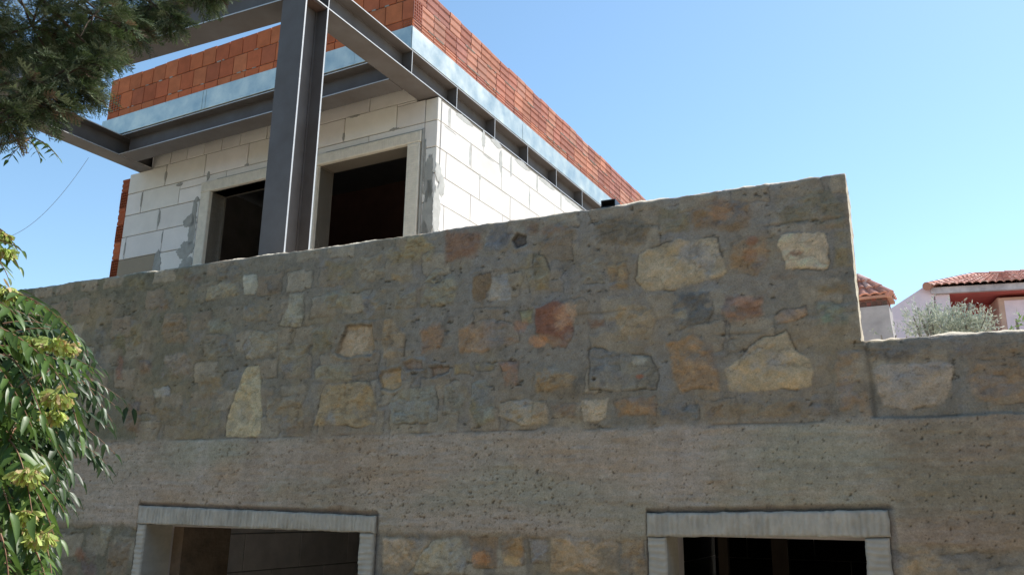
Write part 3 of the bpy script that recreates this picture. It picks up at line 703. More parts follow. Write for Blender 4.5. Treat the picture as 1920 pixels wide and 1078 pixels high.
# mortar smears: ragged thin patches on the face of the blocks
def blob(mb, fr, cu, cz, ru, rz, d, seed, th=.003, n=90, mi=0):
    P = []
    for k in range(n):
        a = 2*math.pi*k/n
        r = 1+.55*float(fbm(math.cos(a)*2.2+seed, math.sin(a)*2.2, seed % 40, 6, .72))
        P.append((cu+ru*r*math.cos(a), cz+rz*r*math.sin(a)))
    V = [fr(cu, d-th, cz)]+[fr(cu+(u-cu)*.9, d-th, cz+(z-cz)*.9) for u, z in P]+[fr(u, d+.001, z) for u, z in P]
    F = []
    for k in range(n):
        j = (k+1) % n
        F += [(0, 1+k, 1+j), (1+k, 1+n+k, 1+n+j, 1+j)]
    mb.add(V, F, (1, 1, 1), mi)
G = fb; sd0 = 1
for (cu, cz, ru, rz) in ((3.02, 5.17, .035, .13), (3.07, 5.07, .10, .07), (3.02, 4.93, .05, .16), (3.08, 4.76, .12, .10), (3.05, 4.60, .10, .09), (3.50, 4.65, .06, .14),
        (3.54, 5.66, .022, .055), (3.56, 5.17, .018, .08), (3.30, 5.52, .05, .018), (2.87, 5.54, .02, .05), (.075, 5.0, .055, .22), (.06, 4.7, .06, .30), (.10, 4.45, .05, .2), (.13, 5.2, .02, .2),
        (.48, 5.555, .05, .014), (.95, 5.79, .06, .012), (2.32, 5.56, .03, .012), (3.0, 5.3, .03, .03), (1.07, 5.6, .015, .04), (3.89, 5.45, .012, .08), (3.47, 4.95, .01, .06), (4.06, 4.9, .01, .07)):
    sd0 += 7; blob(fb, BF, cu, cz, ru, rz, -.003, sd0, mi=1)
for (cu, cz, ru, rz) in ((.18, 5.66, .02, .09), (.56, 5.43, .018, .11), (.80, 5.70, .035, .10), (1.15, 5.60, .03, .12), (1.37, 5.62, .022, .12), (.10, 4.95, .05, .10), (.04, 5.06, .05, .08),
        (1.05, 5.75, .12, .03), (1.62, 5.74, .16, .03), (2.2, 5.74, .2, .03), (.45, 5.74, .16, .028), (2.9, 5.74, .3, .025), (1.17, 5.5, .012, .07), (1.97, 5.66, .018, .1), (1.79, 5.42, .015, .08),
        (2.58, 5.66, .02, .1), (.03, 4.7, .06, .25), (.2, 5.53, .1, .008), (.9, 5.535, .12, .009), (3.2, 5.68, .025, .08), (.75, 5.28, .02, .03)):
    sd0 += 7; blob(sbm, BS, cu, cz, ru, rz, -.0012, sd0, th=.0012, mi=1)
# crumbly mortar packed on top of the blocks under the beam
u = .3
while u < 3.7:
    w_ = random.uniform(.05, .22); fb.box(BF, u, u+w_, .012, .09, 5.97, 5.995+random.uniform(0, .028), bev=.004, mi=1); u += w_+random.uniform(.02, .12)
fb.build('front_wall', [M['aac'], M['mortar']], ub); sbm.build('side_wall', [M['aac'], M['mortar2']], ub)

# upper window surrounds
for (a0, a1, _, s1), (o0, o1, _, t1) in zip(SUR, OPEN):
    sr = bpy.data.objects.new('window_surround', None); COL.objects.link(sr); sr.parent = ub
    sr.location = Vector(BF((o0+o1)/2, 0, 4.0)) - parent_world(ub)
    for nm, u0, u1, z0, z1 in (('lintel', a0, a1, t1, s1), ('jamb', a0+.01, o0, 3.9, t1-.003), ('jamb', o1, a1-.01, 3.9, t1-.003), ('sill', a0, a1, 3.82, 3.9)):
        q = MB(); q.box(BF, u0, u1, -.032, .175, z0, z1, (.93, .93, .93), bev=.007, jit=.002)
        if nm == 'lintel':      # comb marks as fine ribs
            x = u0+.02
            while x < u1-.02: q.box(BF, x, x+.006, -.0345, -.031, z0+.012, z1-.012, (.9, .9, .9)); x += random.uniform(.016, .024)
        elif nm == 'jamb':
            z = z0+.02
            while z < z1-.02: q.box(BF, u0+.012, u1-.012, -.0345, -.031, z, z+.006, (.9, .9, .9)); z += random.uniform(.018, .026)
        q.build(nm, M['surround'], sr)
    G = MB(); n0 = 31     # grey mortar fillet beside and above
    G.box(BF, a0-.022, a0-.001, -.022, .0, 3.9, s1+.02, bev=.008)
    G.box(BF, a0+.001, a1-.2, -.012, .0, s1+.001, s1+.02, bev=.008)
    G.build('mortar_fillet', M['mortar'], sr)

# roof slab, galvanised edge strip and brick parapet
mb = MB(); mb.box(BF, .03, 4.08, -.42, 7.4, 6.04, 6.22, (1, 1, 1)); mb.build('roof_slab', M['slab'], ub)
g = MB()
ug = [0.004, .62, 2.52, 4.11]
for a, b in zip(ug[:-1], ug[1:]): g.box(BF, a+.001, b-.001, -.452, -.446, 6.022, 6.238, bev=.0015)
for a in (2.50, 2.545): g.box(BF, a, a+.02, -.4555, -.4525, 6.03, 6.23)
dg = [-.446, 1.62, 4.3, 7.4]
for a, b in zip(dg[:-1], dg[1:]): g.box(BS, a+.001, b-.001, -.002, .004, 6.022, 6.238, bev=.0015)
g.box(BS, 1.61, 1.665, -.0045, -.0022, 6.03, 6.20)
g.box(BF, .01, 4.10, -.444, -.40, 6.022, 6.026); g.box(BF, 4.104, 4.11, -.444, 7.4, 6.022, 6.238)
g.build('edge_strip', M['galv'], ub)
RED = [(.55, .145, .06), (.59, .165, .065), (.51, .135, .058), (.57, .17, .07), (.48, .135, .062), (.56, .175, .075)]
def brick(mb, fr, u0, u1, d0, d1, z0, z1, c, flute=True):
    """fluted hollow brick: profile in depth and height pushed along u"""
    g_ = .0045; u0 += g_; u1 -= g_; z0 += g_; z1 -= g_; h = z1-z0
    if flute: prof = [(.002, 0), (0, .03), (0, .2), (.007, .22), (.007, .36), (0, .38), (0, .62), (.007, .64), (.007, .78), (0, .80), (0, .97), (.002, 1)]
    else: prof = [(.002, 0), (0, .03), (0, .97), (.002, 1)]
    P = [(d0+a, z0+b*h) for a, b in prof]+[(d1, z1), (d1, z0)]
    n = len(P); V = [fr(u0, a, b) for a, b in P]+[fr(u1, a, b) for a, b in P]
    F = [tuple(range(n))[::-1], tuple(range(n, 2*n))]+[(i, (i+1) % n, n+(i+1) % n, n+i) for i in range(n)]
    mb.add(V, F, c)
def hollow(mb, fr, u0, u1, d0, d1, z0, z1, c, nu=4, nz=6):
    """hollow end of a brick, its cells real recesses"""
    u0 += .003; u1 -= .003; z0 += .003; z1 -= .003; t = .005
    mb.box(fr, u0, u1, d0+.03, d1, z0, z1, c, mi=1)
    for i in range(nu+1):
        x = u0+(u1-u0-t)*i/nu; mb.box(fr, x, x+t, d0, d0+.03, z0, z1, c)
    for i in range(nz+1):
        z = z0+(z1-z0-t)*i/nz; mb.box(fr, u0+.001, u1-.001, d0+.0008, d0+.03, z, z+t, c)
def rc():
    c = np.array(random.choice(RED))*random.uniform(.82, 1.12); return tuple(c)
bz = [6.239, 6.325, 6.525, 6.722]
pf = MB()
D0 = -.44
# front: rows of .19 m units
starts = {0: .17, 1: .13, 2: .10}
for r in range(3):
    u = 0.004+.11 if r == 0 else 0.004
    if r == 0: hollow(pf, BF, .004, .118, D0, D0+.13, bz[0], bz[1], rc(), 5, 3)
    first = True
    while u < 4.055:
        wdt = random.choice([.185, .19, .187]) if not first else (.19, .12, .19)[r]
        b = min(u+wdt, 4.06); c = rc()
        if r == 1 and b > 4.0: hollow(pf, BF, u, 4.06, D0, D0+.13, bz[r], bz[r+1], c)
        elif b-u > .02: brick(pf, BF, u, b, D0+random.uniform(0, .003), D0+.13, bz[r], bz[r+1]+(random.uniform(-.008, .008) if r == 2 else 0), c, False)
        if r == 1 and b > 4.0: break
        u = b; first = False
# side rows, the sun's pale wash put into the brick colour
def side_row(r, u, z0, z1, hol):
    if hol: hollow(pf, BS, u, u+.13, .0, .12, z0, z1, rc()); u += .13
    while u < 7.35:
        wdt = random.choice([.19, .193, .196])
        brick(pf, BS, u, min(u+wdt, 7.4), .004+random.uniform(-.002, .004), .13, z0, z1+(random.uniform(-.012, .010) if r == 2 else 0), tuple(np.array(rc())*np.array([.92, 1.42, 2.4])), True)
        u += wdt
side_row(0, -.308, bz[0], bz[1], False); side_row(1, -.308, bz[1], bz[2], False); side_row(2, -.308+.26, bz[2], bz[3], False)
rp = lambda: tuple(np.array(rc())*np.array([.92, 1.42, 2.4]))  # brick colour paled and pinked as if washed out by the sun
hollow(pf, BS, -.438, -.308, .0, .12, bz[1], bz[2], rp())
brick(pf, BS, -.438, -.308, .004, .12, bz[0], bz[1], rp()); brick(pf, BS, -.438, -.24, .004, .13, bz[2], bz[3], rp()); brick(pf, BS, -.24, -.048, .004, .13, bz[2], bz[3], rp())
pf.box(BF, .03, 4.05, D0+.012, D0+.14, 6.225, 6.70, (.25, .23, .2)); pf.box(BS, -.42, 7.38, .016, .14, 6.225, 6.70, (.25, .23, .2))
# mortar squeezed out of the side joints
G = pf
for _ in range(90):
    u = random.uniform(-.3, 6.5); z = random.choice(bz[1:3]); w_ = random.uniform(.02, .12)
    G.box(BS, u, u+w_, -.0005, .02, z-random.uniform(.002, .005), z+random.uniform(.002, .005), bev=.002, mi=2)
for _ in range(30):
    u = random.uniform(.2, 3.9); z = random.choice(bz[1:3]); w_ = random.uniform(.02, .05)
    G.box(BF, u, u+w_, D0-.002, D0+.02, z-random.uniform(.003, .007), z+random.uniform(.003, .009), bev=.002, mi=2)
pf.build('brick_parapet', [M['brick'], M['dark'], M['mortar']], ub)
# brick skin on the far left side: header courses stick out past the blocks
ls = MB(); z = 2.8; k = 0
while z < 5.7:
    h = .20; c = tuple(np.array(rc())*.9)
    if k % 2: hollow(ls, BF, 4.142, 4.268, .004, .2, z, min(z+h, 5.75), c)
    else: brick(ls, BF, 4.142, 4.262, .0, .2, z, min(z+h, 5.75), c)
    z += h; k += 1
for k in range(24):
    for r in range(14):
        if .2+k*.3+.15*(r % 2) < 7.1: ls.box(BF, 4.142, 4.262+.003*(k % 2), .203+k*.3+.15*(r % 2), .5+k*.3+.15*(r % 2), 2.8+r*.2+.004, 2.8+r*.2+.196, rc())
ls.build('brick_skin', [M['brick'], M['dark']], ub)

# ------------------------------------------------------------------ steel frame
sf = thing('steel_canopy', 'dark primed steel column and beams standing in front of the block building', 'steel structure', tuple(BF(0.11, -1.6, 2.8)))
Z0, Z1 = 5.785, 6.018
def ibeam(name, fr, a0, a1, c, w_, z0, z1, tf=.012, tw=.008, parent=None, along='u', label=None):
    """I beam; runs along u or d of the frame, centred on c across it"""
    q = MB()
    def bx(x0, x1, za, zb, **k):
        if along == 'u': q.box(fr, a0, a1, x0, x1, za, zb, **k)
        else: q.box(fr, x0, x1, a0, a1, za, zb, **k)
    bx(c-w_/2, c+w_/2, z0, z0+tf); bx(c-w_/2, c+w_/2, z1-tf, z1); bx(c-tw/2, c+tw/2, z0+tf-.0005, z1-tf+.0005)
    for s in (-1, 1):      # flange edges in a paler colour, standing for the sun on them
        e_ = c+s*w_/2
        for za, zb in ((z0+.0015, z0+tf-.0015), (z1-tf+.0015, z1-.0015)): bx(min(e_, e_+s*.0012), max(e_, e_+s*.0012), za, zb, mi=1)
    for s in (-1, 1):      # root fillets
        for za, zb in ((z0+tf-.0005, z0+tf+.008), (z1-tf-.008, z1-tf+.0005)):
            bx(c+s*(tw/2+.004)-.004, c+s*(tw/2+.004)+.004, za, zb)
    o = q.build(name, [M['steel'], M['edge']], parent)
    if label: o['label'] = label
    return o
CW = .22
sbeam = ibeam('beam', BF, -1.745, 7.3, .113, CW, Z0, Z1, along='d', parent=sf, label='long steel beam over the side wall with stiffener plates')
for dd in [-1.735, -1.497, -.425, .30, 1.02, 1.74, 2.46, 3.20, 3.92, 4.64, 5.36, 6.08]:
    q = MB(); q.box(BF, .005, .106, dd, dd+.010, Z0+.0125, Z1-.0125)
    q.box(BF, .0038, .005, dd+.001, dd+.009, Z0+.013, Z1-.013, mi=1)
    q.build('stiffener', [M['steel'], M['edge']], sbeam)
ibeam('beam', BF, .228, 3.75, -.335, .21, Z0-.003, Z1-.003, along='u', parent=sf, label='steel beam under the edge of the roof slab')
ibeam('beam', Frame(BF(.113, -1.62, 0), (-WALL.u[0], -WALL.u[1]), nw), .115, 3.66, 0, .225, Z0-.002, Z1+.09, along='u', parent=sf, label='front steel beam joining the column, nearest the viewer')
b3 = ibeam('beam', BF, -1.99, .10, 3.878, .22, Z0+.001, Z1+.001, along='d', parent=sf, label='steel cross beam at the left end, running back to the block wall')
col = MB()
d0, d1 = -1.737, -1.492
col.box(BF, .0, .225, d0, d0+.016, 2.82, Z0-.001); col.box(BF, .0, .225, d1-.016, d1, 2.82, Z0-.001)
col.box(BF, .108, .118, d0+.0155, d1-.0155, 2.82, Z0-.001)
for s in (.103, .123):
    col.box(BF, s-.005, s+.005, d0+.0155, d0+.026, 2.82, Z0-.001); col.box(BF, s-.005, s+.005, d1-.026, d1-.0155, 2.82, Z0-.001)
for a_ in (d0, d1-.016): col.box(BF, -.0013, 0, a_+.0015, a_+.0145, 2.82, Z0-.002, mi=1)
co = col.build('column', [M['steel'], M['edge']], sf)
q = MB(); q.box(BF, -.06, .29, -1.80, -1.43, 2.80, 2.82, bev=.002); q.build('base_plate', M['steel'], co)
q = MB(); q.box(BF, .01, .104, d0+.02, d1-.02, Z0-.012, Z0-.0015); q.build('weld_plate', M['rust'], co)
# far-left column, hidden in the tree
col2 = MB()
col2.box(BF, 3.77, 3.99, d0, d0+.016, 2.82, Z0-.001); col2.box(BF, 3.77, 3.99, d1-.016, d1, 2.82, Z0-.001); col2.box(BF, 3.875, 3.885, d0+.0155, d1-.0155, 2.82, Z0-.001)

# small black square tube lying on the top of the stone wall
p0 = WALL.hit(1135, 381, .1); p1 = WALL.hit(1161, 368, .1)
tb = MB(); zt0 = ZTOP+.004; u0, u1 = p0[0]-.0, p1[0]
tb.box(WALL, u0, u1, .03, .20, zt0, zt0+.004); tb.box(WALL, u0, u1, .03, .20, zt0+.034, zt0+.038)
tb.box(WALL, u0, u0+.004, .03, .20, zt0+.004, zt0+.034); tb.box(WALL, u1-.004, u1, .03, .20, zt0+.004, zt0+.034)
tb.box(WALL, u0+.004, u1-.004, .08, .19, zt0+.004, zt0+.034)
tube = tb.build('steel_tube', mat('black_steel', (.03, .03, .032), .4)); tag(tube, 'short black square tube lying on top of the stone wall', 'tube')

# sagging wire in the sky at left
P0 = at(166, 296, 13); P1 = at(-60, 425, 15)
pts = []
for k in range(25):
    t = k/24; p = P0*(1-t)+P1*t; p = p.copy(); p[2] -= 1.0*4*t*(1-t)*.62; pts.append(p)
wr = MB(); wr.tube(pts, .003, 6); wo_ = wr.build('overhead_wire', mat('wire', (.25, .26, .28), .6)); tag(wo_, 'thin grey wire sagging across the sky left of the block building', 'wire')

# ------------------------------------------------------------------ far things seen over the low wall
TERRA = mat('roof_tile', (1, 1, 1), .85, attr=True, noise=.2, nscale=3, spec=.2)
PINK = mat('faded_pink_render', (.92, .72, .74), .92, noise=.14, nscale=2, bump=.003, bscale=20, spec=.2, tint2=(.84, .86, .9))
REDR = mat('red_render', (.62, .16, .14), .9, noise=.2, nscale=2, spec=.2)
ORANGE = mat('peach_render', (.66, .42, .32), .9, noise=.2, nscale=2, spec=.2)
TCOL = [(.55, .26, .19), (.62, .32, .25), (.48, .23, .18), (.70, .44, .36)]
def tile_plane(mb, P00, P10, P01, P11, pitch=.22, row=.36, amp=.045):
    """pantiles on a (possibly tapering) slope: P00-P10 eave, P01-P11 top"""
    P00, P10, P01, P11 = map(lambda p: np.asarray(p, float), (P00, P10, P01, P11))
    L = max(np.linalg.norm(P10-P00), np.linalg.norm(P11-P01)); Hh = np.linalg.norm((P01+P11-P00-P10)/2)
    nc = max(2, int(L/pitch)); nr = max(2, int(Hh/row)); nrm = np.cross(P10-P00, P01-P00)
    nrm /= np.linalg.norm(nrm); nrm *= np.sign(nrm[2]) if abs(nrm[2]) > 1e-6 else 1
    for r in range(nr):
        for c in range(nc):
            k = 7; V = []
            for s_, lift in ((0, .03), (1.06, 0)):
                tt = min((r+s_)/nr, 1.0)
                for j in range(k):
                    a = (c+j/(k-1))/nc
                    p = (P00*(1-a)+P10*a)*(1-tt)+(P01*(1-a)+P11*a)*tt
                    V.append(p+nrm*(amp*(math.sin(math.pi*j/(k-1))**.8)*1.0+lift))
            V += [v-nrm*.03 for v in V[:k]]
            F = [(j, j+1, k+j+1, k+j) for j in range(k-1)]+[(j, 2*k+j, 2*k+j+1, j+1) for j in range(k-1)]
            cc = np.array(random.choice(TCOL))*random.uniform(.85, 1.2)
            mb.add(V, F, tuple(cc))
def ridge(mb, a, b, r=.10, step=.4):
    a = np.asarray(a, float); b = np.asarray(b, float); n = max(1, int(np.linalg.norm(b-a)/step))
    for i in range(n):
        p, q_ = a+(b-a)*i/n, a+(b-a)*(i+1.08)/n
        mb.tube([p, q_], [r*1.15, r*.92], 10, tuple(np.array(random.choice(TCOL))*random.uniform(.9, 1.3)))
# tower-like chimney with a tiled cap, 13 m away
TA = rad(30); tO = at(1638, 600, 13.0)
TF = Frame((tO[0], tO[1], 0), (math.cos(TA), -math.sin(TA)), (math.sin(TA), math.cos(TA)))
def th(x, y): return TF.hit(x, y)
tw = thing('chimney_tower', 'square grey rendered chimney tower with a red tile cap, right of the stone wall step', 'tower', (tO[0], tO[1], .55))
(ul, ze), (ur, _) = th(1601, 556), th(1666, 572)
zc = th(1660, 572)[1]; zb_ = 2.0
body = MB(); hw = (ur-ul)/2; cu = (ur+ul)/2
rings = []
for z, k in ((.5, 1.25), (zb_, 1.15), (th(1672, 632)[1], 1.12), (th(1668, 600)[1], 1.03), (zc, 1.0)):
    rings.append([TF(cu+sx*hw*k, .0+(1+sy)*hw*1.0*k-hw*(k-1), z) for sx, sy in ((-1, -1), (1, -1), (1, 1), (-1, 1))])
V = [p for r in rings for p in r]; F = [(4*i+j, 4*i+(j+1) % 4, 4*i+4+(j+1) % 4, 4*i+4+j) for i in range(len(rings)-1) for j in range(4)]
body.add(V, F+[(16, 17, 18, 19)]); body.build('tower_shaft', mat('grey_render', (.48, .44, .42), .95, noise=.3, nscale=4, bump=.01, bscale=12), tw)
nb = MB(); zt = th(1660, 553)[1]; nbk = 6
for r in range(2):
    za, zb2 = zc+(zt-zc)*r/2, zc+(zt-zc)*(r+1)/2
    for i in range(nbk):
        a, b = cu-hw*.96+2*hw*.96*i/nbk, cu-hw*.96+2*hw*.96*(i+1)/nbk
        nb.box(TF, a+.008, b-.008, hw*.05, hw*.3, za+.008, zb2-.008, (.22*random.uniform(.6, 1.2), .09, .07), bev=.006)
        nb.box(TF, cu+hw*.7, cu+hw*.95, hw*.06+(a-cu+hw), hw*.06+(b-cu+hw)-.01, za+.008, zb2-.008, (.30, .12, .08), bev=.006)
nb.box(TF, cu-hw*.9, cu+hw*.9, hw*.1, hw*1.9, zc, zt, (.20, .12, .10)); nb.build('brick_collar', M['brick'], tw)
cap = MB(); ov = hw*.22; zap = th(1604, 512)[1]
e = [TF(cu-hw-ov, -ov, zt), TF(cu+hw+ov, -ov, zt), TF(cu+hw+ov, 2*hw+ov, zt), TF(cu-hw-ov, 2*hw+ov, zt)]
ap = TF(cu-hw*.75, hw, zap)
tile_plane(cap, e[0], e[1], ap-TF.u*.05, ap+TF.u*.05, .13, .16, .03); tile_plane(cap, e[1], e[2], ap, ap+TF.n*.05, .13, .16, .03)
tile_plane(cap, e[3], e[0], ap, ap, .13, .16, .03); tile_plane(cap, e[2], e[3], ap, ap, .13, .16, .03)
ridge(cap, e[1], ap, .05, .2); ridge(cap, e[0], ap, .05, .2); cap.box(TF, cu-hw-ov, cu+hw+ov, -ov, 2*hw+ov, zt-.035, zt-.002, (.55, .3, .22)); cap.build('tile_cap', TERRA, tw)

# pink house with hipped roof, 27 m away
HA = rad(17); hO = at(1750, 545, 27.0)
HF = Frame((hO[0], hO[1], 0), (math.cos(HA), -math.sin(HA)), (math.sin(HA), math.cos(HA)))
hz = lambda x, y, off=0.: HF.hit(x, y, off)
hs = thing('pink_house', 'faded pink house with hipped red tile roof and red balcony, at far right', 'house', (hO[0], hO[1], .55))
ZE = hz(1752, 541)[1]; ZF = hz(1752, 553)[1]; UR = 7.5
uL = hz(1752, 545)[0]; uo = hz(1781, 560)[0]
wl = MB()
wl.box(HF, uL, uo, 0, 6, .5, ZF-.002); wl.box(HF, uo, UR, 1.7, 6, .5, ZF-.002); wl.box(HF, uo, UR, 0, 1.7, .5, hz(1800, 640)[1])
wl.build('wall', PINK, hs)
fa = MB(); fa.box(HF, uL-.12, UR, -.14, 6.1, ZF+.012, ZE); fa.build('fascia', mat('weathered_fascia', (.72, .62, .62), .95, noise=.4, nscale=2.5, tint2=(.6, .6, .62)), hs)
ce = MB(); ce.box(HF, uo, UR, .0, 1.7, ZF, ZF+.01); ce.box(HF, uo+.002, uo+1.6, 1.66, 1.7, 3, ZF); ce.build('balcony_ceiling', REDR, hs)
rb = MB(); rb.box(HF, hz(1872, 570, .35)[0], UR, .35, 1.65, 3, ZF-.10, bev=.02); rb.build('balcony_room', ORANGE, hs)
rb = MB(); rb.box(HF, hz(1884, 570, .3)[0], UR, .335, .349, 3, hz(1884, 563, .3)[1], bev=.004); rb.build('balcony_panel', PINK, hs)
wg = MB()
pp = [hz(1640, 598), hz(1668, 580), hz(1734, 537), hz(1751, 541), hz(1751, 700), hz(1640, 700)]
n = len(pp); V = [HF(a, -.05, b) for a, b in pp]+[HF(a, 5, b) for a, b in pp]
wg.add(V, [tuple(range(n))[::-1], tuple(range(n, 2*n))]+[(i, (i+1) % n, n+(i+1) % n, n+i) for i in range(n)])
wg.build('side_wing', PINK, hs)
rf = MB(); rd = hz(1826, 517, 3.0); zr = rd[1]; ur_ = rd[0]
e0, e1 = HF(uL-.25, -.3, ZE+.01), HF(UR+.2, -.3, ZE+.01); e3, e2 = HF(uL-.25, 6.3, ZE+.01), HF(UR+.2, 6.3, ZE+.01)
r0, r1 = HF(ur_, 3, zr), HF(UR-2.5, 3, zr)
tile_plane(rf, e0, e1, r0, r1, .2, .34, .05); tile_plane(rf, e3, e0, r0, r0, .2, .34, .05); tile_plane(rf, e1, e2, r1, r1, .3, .4, .05); tile_plane(rf, e2, e3, r1, r0, .3, .4, .05)
ridge(rf, e0, r0, .11, .4); ridge(rf, r0, r1, .10, .45); ridge(rf, e3, r0, .1, .4)
rf.build('roof', TERRA, hs)

# ------------------------------------------------------------------ foliage
def rotm(d, roll=0.):
    """rotation taking +X to d, with z roughly up"""
    d = np.asarray(d, float); d = d/np.linalg.norm(d)
    s = np.cross((0, 0, 1.0), d); nn = np.linalg.norm(s); s = s/nn if nn > 1e-4 else np.array([0, 1.0, 0])
    u = np.cross(d, s); c_, s_ = math.cos(roll), math.sin(roll)
    return np.stack([d, s*c_+u*s_, -s*s_+u*c_], 1)
def leaf_mat(name, rough=.45, transl=.3, spec=.5):
    return mat(name, (1, 1, 1), rough, attr=True, noise=.2, nscale=12, spec=spec, transl=transl)
class Cloud:
    """many copies of small templates gathered in one mesh"""
    def __init__(s): s.V = []; s.F = []; s.C = []; s.n = 0
    def stamp(s, T, R, p, sc, col):
        V, F = T[0], T[1]
        s.V.append(V*sc@R.T+p); s.F.append(F+s.n); s.n += len(V)
        c = np.tile(np.asarray(col, float), (len(V), 1))
        if len(T) > 2: c = c*T[2]
        s.C.append(c)
    def build(s, name, mt, parent, smooth=False):
        return fast_mesh(name, np.concatenate(s.V), np.concatenate(s.F), np.clip(np.concatenate(s.C), 0, 1), mt, parent, smooth)
def q4(pts, a, b): pass
# --- cypress spray: stem, alternate twigs, scale leaves (quads)
def cypress_spray(seed):
    r = np.random.default_rng(seed); V = []; F = []; C = []
    def strip(p, q, w0, w1, nrm, c):
        d = q-p; s_ = np.cross(d, nrm); s_ /= np.linalg.norm(s_)+1e-9; k = len(V)
        V.extend([p-s_*w0, p+s_*w0, q+s_*w1, q-s_*w1]); F.append((k, k+1, k+2, k+3)); C.extend([c]*4)
    stem = lambda t: np.array([t, .10*math.sin(t*2.2+seed), -.22*t*t])
    for i in range(8): strip(stem(i/8), stem((i+1)/8), .010, .008, np.array([0, 0, 1.]), .55)
    k = 0; t = .06
    while t < 1.0:
        sgn = 1 if k % 2 else -1; L = (.44*(1-.62*t))*r.uniform(.7, 1.25); a = rad(r.uniform(28, 50))*sgn
        base = stem(min(t, .98)); up = r.uniform(-.35, .35)
        d = np.array([math.cos(a), math.sin(a), up]); d /= np.linalg.norm(d); side = np.array([-d[1], d[0], 0]); side /= np.linalg.norm(side)
        curve = r.uniform(-.15, .3); m_ = 6
        nr = np.array([r.uniform(-.5, .5), r.uniform(-.5, .5), 1])
        pp = [base+d*L*j/m_+np.array([0, 0, 1])*curve*L*(j/m_)**2 for j in range(m_+1)]
        for j in range(m_):
            sh = .7+.5*j/m_
            strip(pp[j], pp[j+1], .013, .010 if j < m_-1 else .003, nr, sh)
            for s2 in (-1, 1):
                l2 = L*.34*(1-.5*j/m_)*r.uniform(.6, 1.2)
                dd = d*math.cos(.6)+side*s2*math.sin(.6)+np.array([0, 0, r.uniform(-.35, .35)])
                strip(pp[j], pp[j]+dd*l2, .011, .002, nr+r.uniform(-.5, .5, 3), sh*r.uniform(.85, 1.2))
        t += r.uniform(.05, .075); k += 1
    return np.array(V), np.array(F), np.repeat(np.array(C)[:, None], 3, 1)
SPR = [cypress_spray(i) for i in range(6)]
def cypress():
    base = at(-480, 900, 3.0); base[2] = .55
    root = thing('cypress_tree', 'dark green cypress with feathery drooping sprays filling the upper left corner', 'tree', tuple(base))
    trunk_top = at(-420, -350, 3.0)
    tr = MB(); tr.tube([base, base*.6+trunk_top*.4+np.array([.03, .02, 0]), trunk_top, trunk_top+np.array([.05, 0, .9])], [.15, .12, .09, .03], 12)
    tr.build('trunk', mat('cypress_bark', (.17, .11, .08), .95, noise=.4, nscale=20, bump=.01, bscale=25, stretch=(1, 1, .2)), root, True)
    clumps = [(60,50,115,2.8),(175,30,100,2.75),(285,10,72,2.9),(372,-18,48,2.95),(125,140,78,2.7),(55,185,78,2.65),(15,222,52,2.6),(160,172,42,2.75),(245,52,48,2.85),
              (325,38,32,2.85),(398,-12,26,2.9),(100,195,44,2.7),(40,110,90,3.1),(150,90,90,3.15),(235,10,85,3.2),(185,110,32,2.7),
              (80,-130,150,2.9),(280,-140,120,3.0),(-130,40,150,2.8),(-120,210,110,2.7),(-60,-50,150,3.1),(330,-90,70,2.9),(-300,100,150,2.9),(-280,-150,170,3.0)]
    cl = Cloud(); br = MB(); r = np.random.default_rng(11)
    for ci, (x, y, rp, dist) in enumerate(clumps):
        c = at(x, y, dist); R = max(rp/FPX*dist-.035, .03)
        ins = ci < 16
        start = trunk_top*.55+base*.45 if y > 120 else trunk_top
        mid = (start+c)/2+np.array([0, 0, .12]); br.tube([start, mid, c+np.array([0, 0, R*.2])], [.02, .009, .003], 6)
        n = int((230 if ins else 110)*(R/.16)**1.5)+30
        for _ in range(n):
            d = r.normal(size=3); d /= np.linalg.norm(d); rr = R*r.random()**.40
            p = c+d*rr*np.array([1, 1, .85])*.86
            out = d*np.array([1, 1, .5])+np.array([.25, 0, -.35])+r.normal(0, .25, 3)
            sc = r.uniform(.045, .085)
            t = r.random(); g = r.uniform(.6, 1.25)
            colr = np.array([.12, .17, .065])*g if t < .5 else (np.array([.23, .27, .15])*g if t < .93 else np.array([.24, .16, .10])*g)
            cl.stamp(SPR[r.integers(6)], rotm(out, r.uniform(-1.2, 1.2)), p, sc, colr)
        for _ in range(7):       # fine twigs inside
            d = r.normal(size=3); d /= np.linalg.norm(d); br.tube([c, c+d*R*.5, c+d*R*.9+np.array([0, 0, -.02])], [.004, .003, .0015], 4)
    br.build('limbs', mat('cypress_twig', (.09, .062, .045), .9), root)
    cl.build('foliage', leaf_mat('cypress_foliage', .6, .18, .3), root)
cypress()
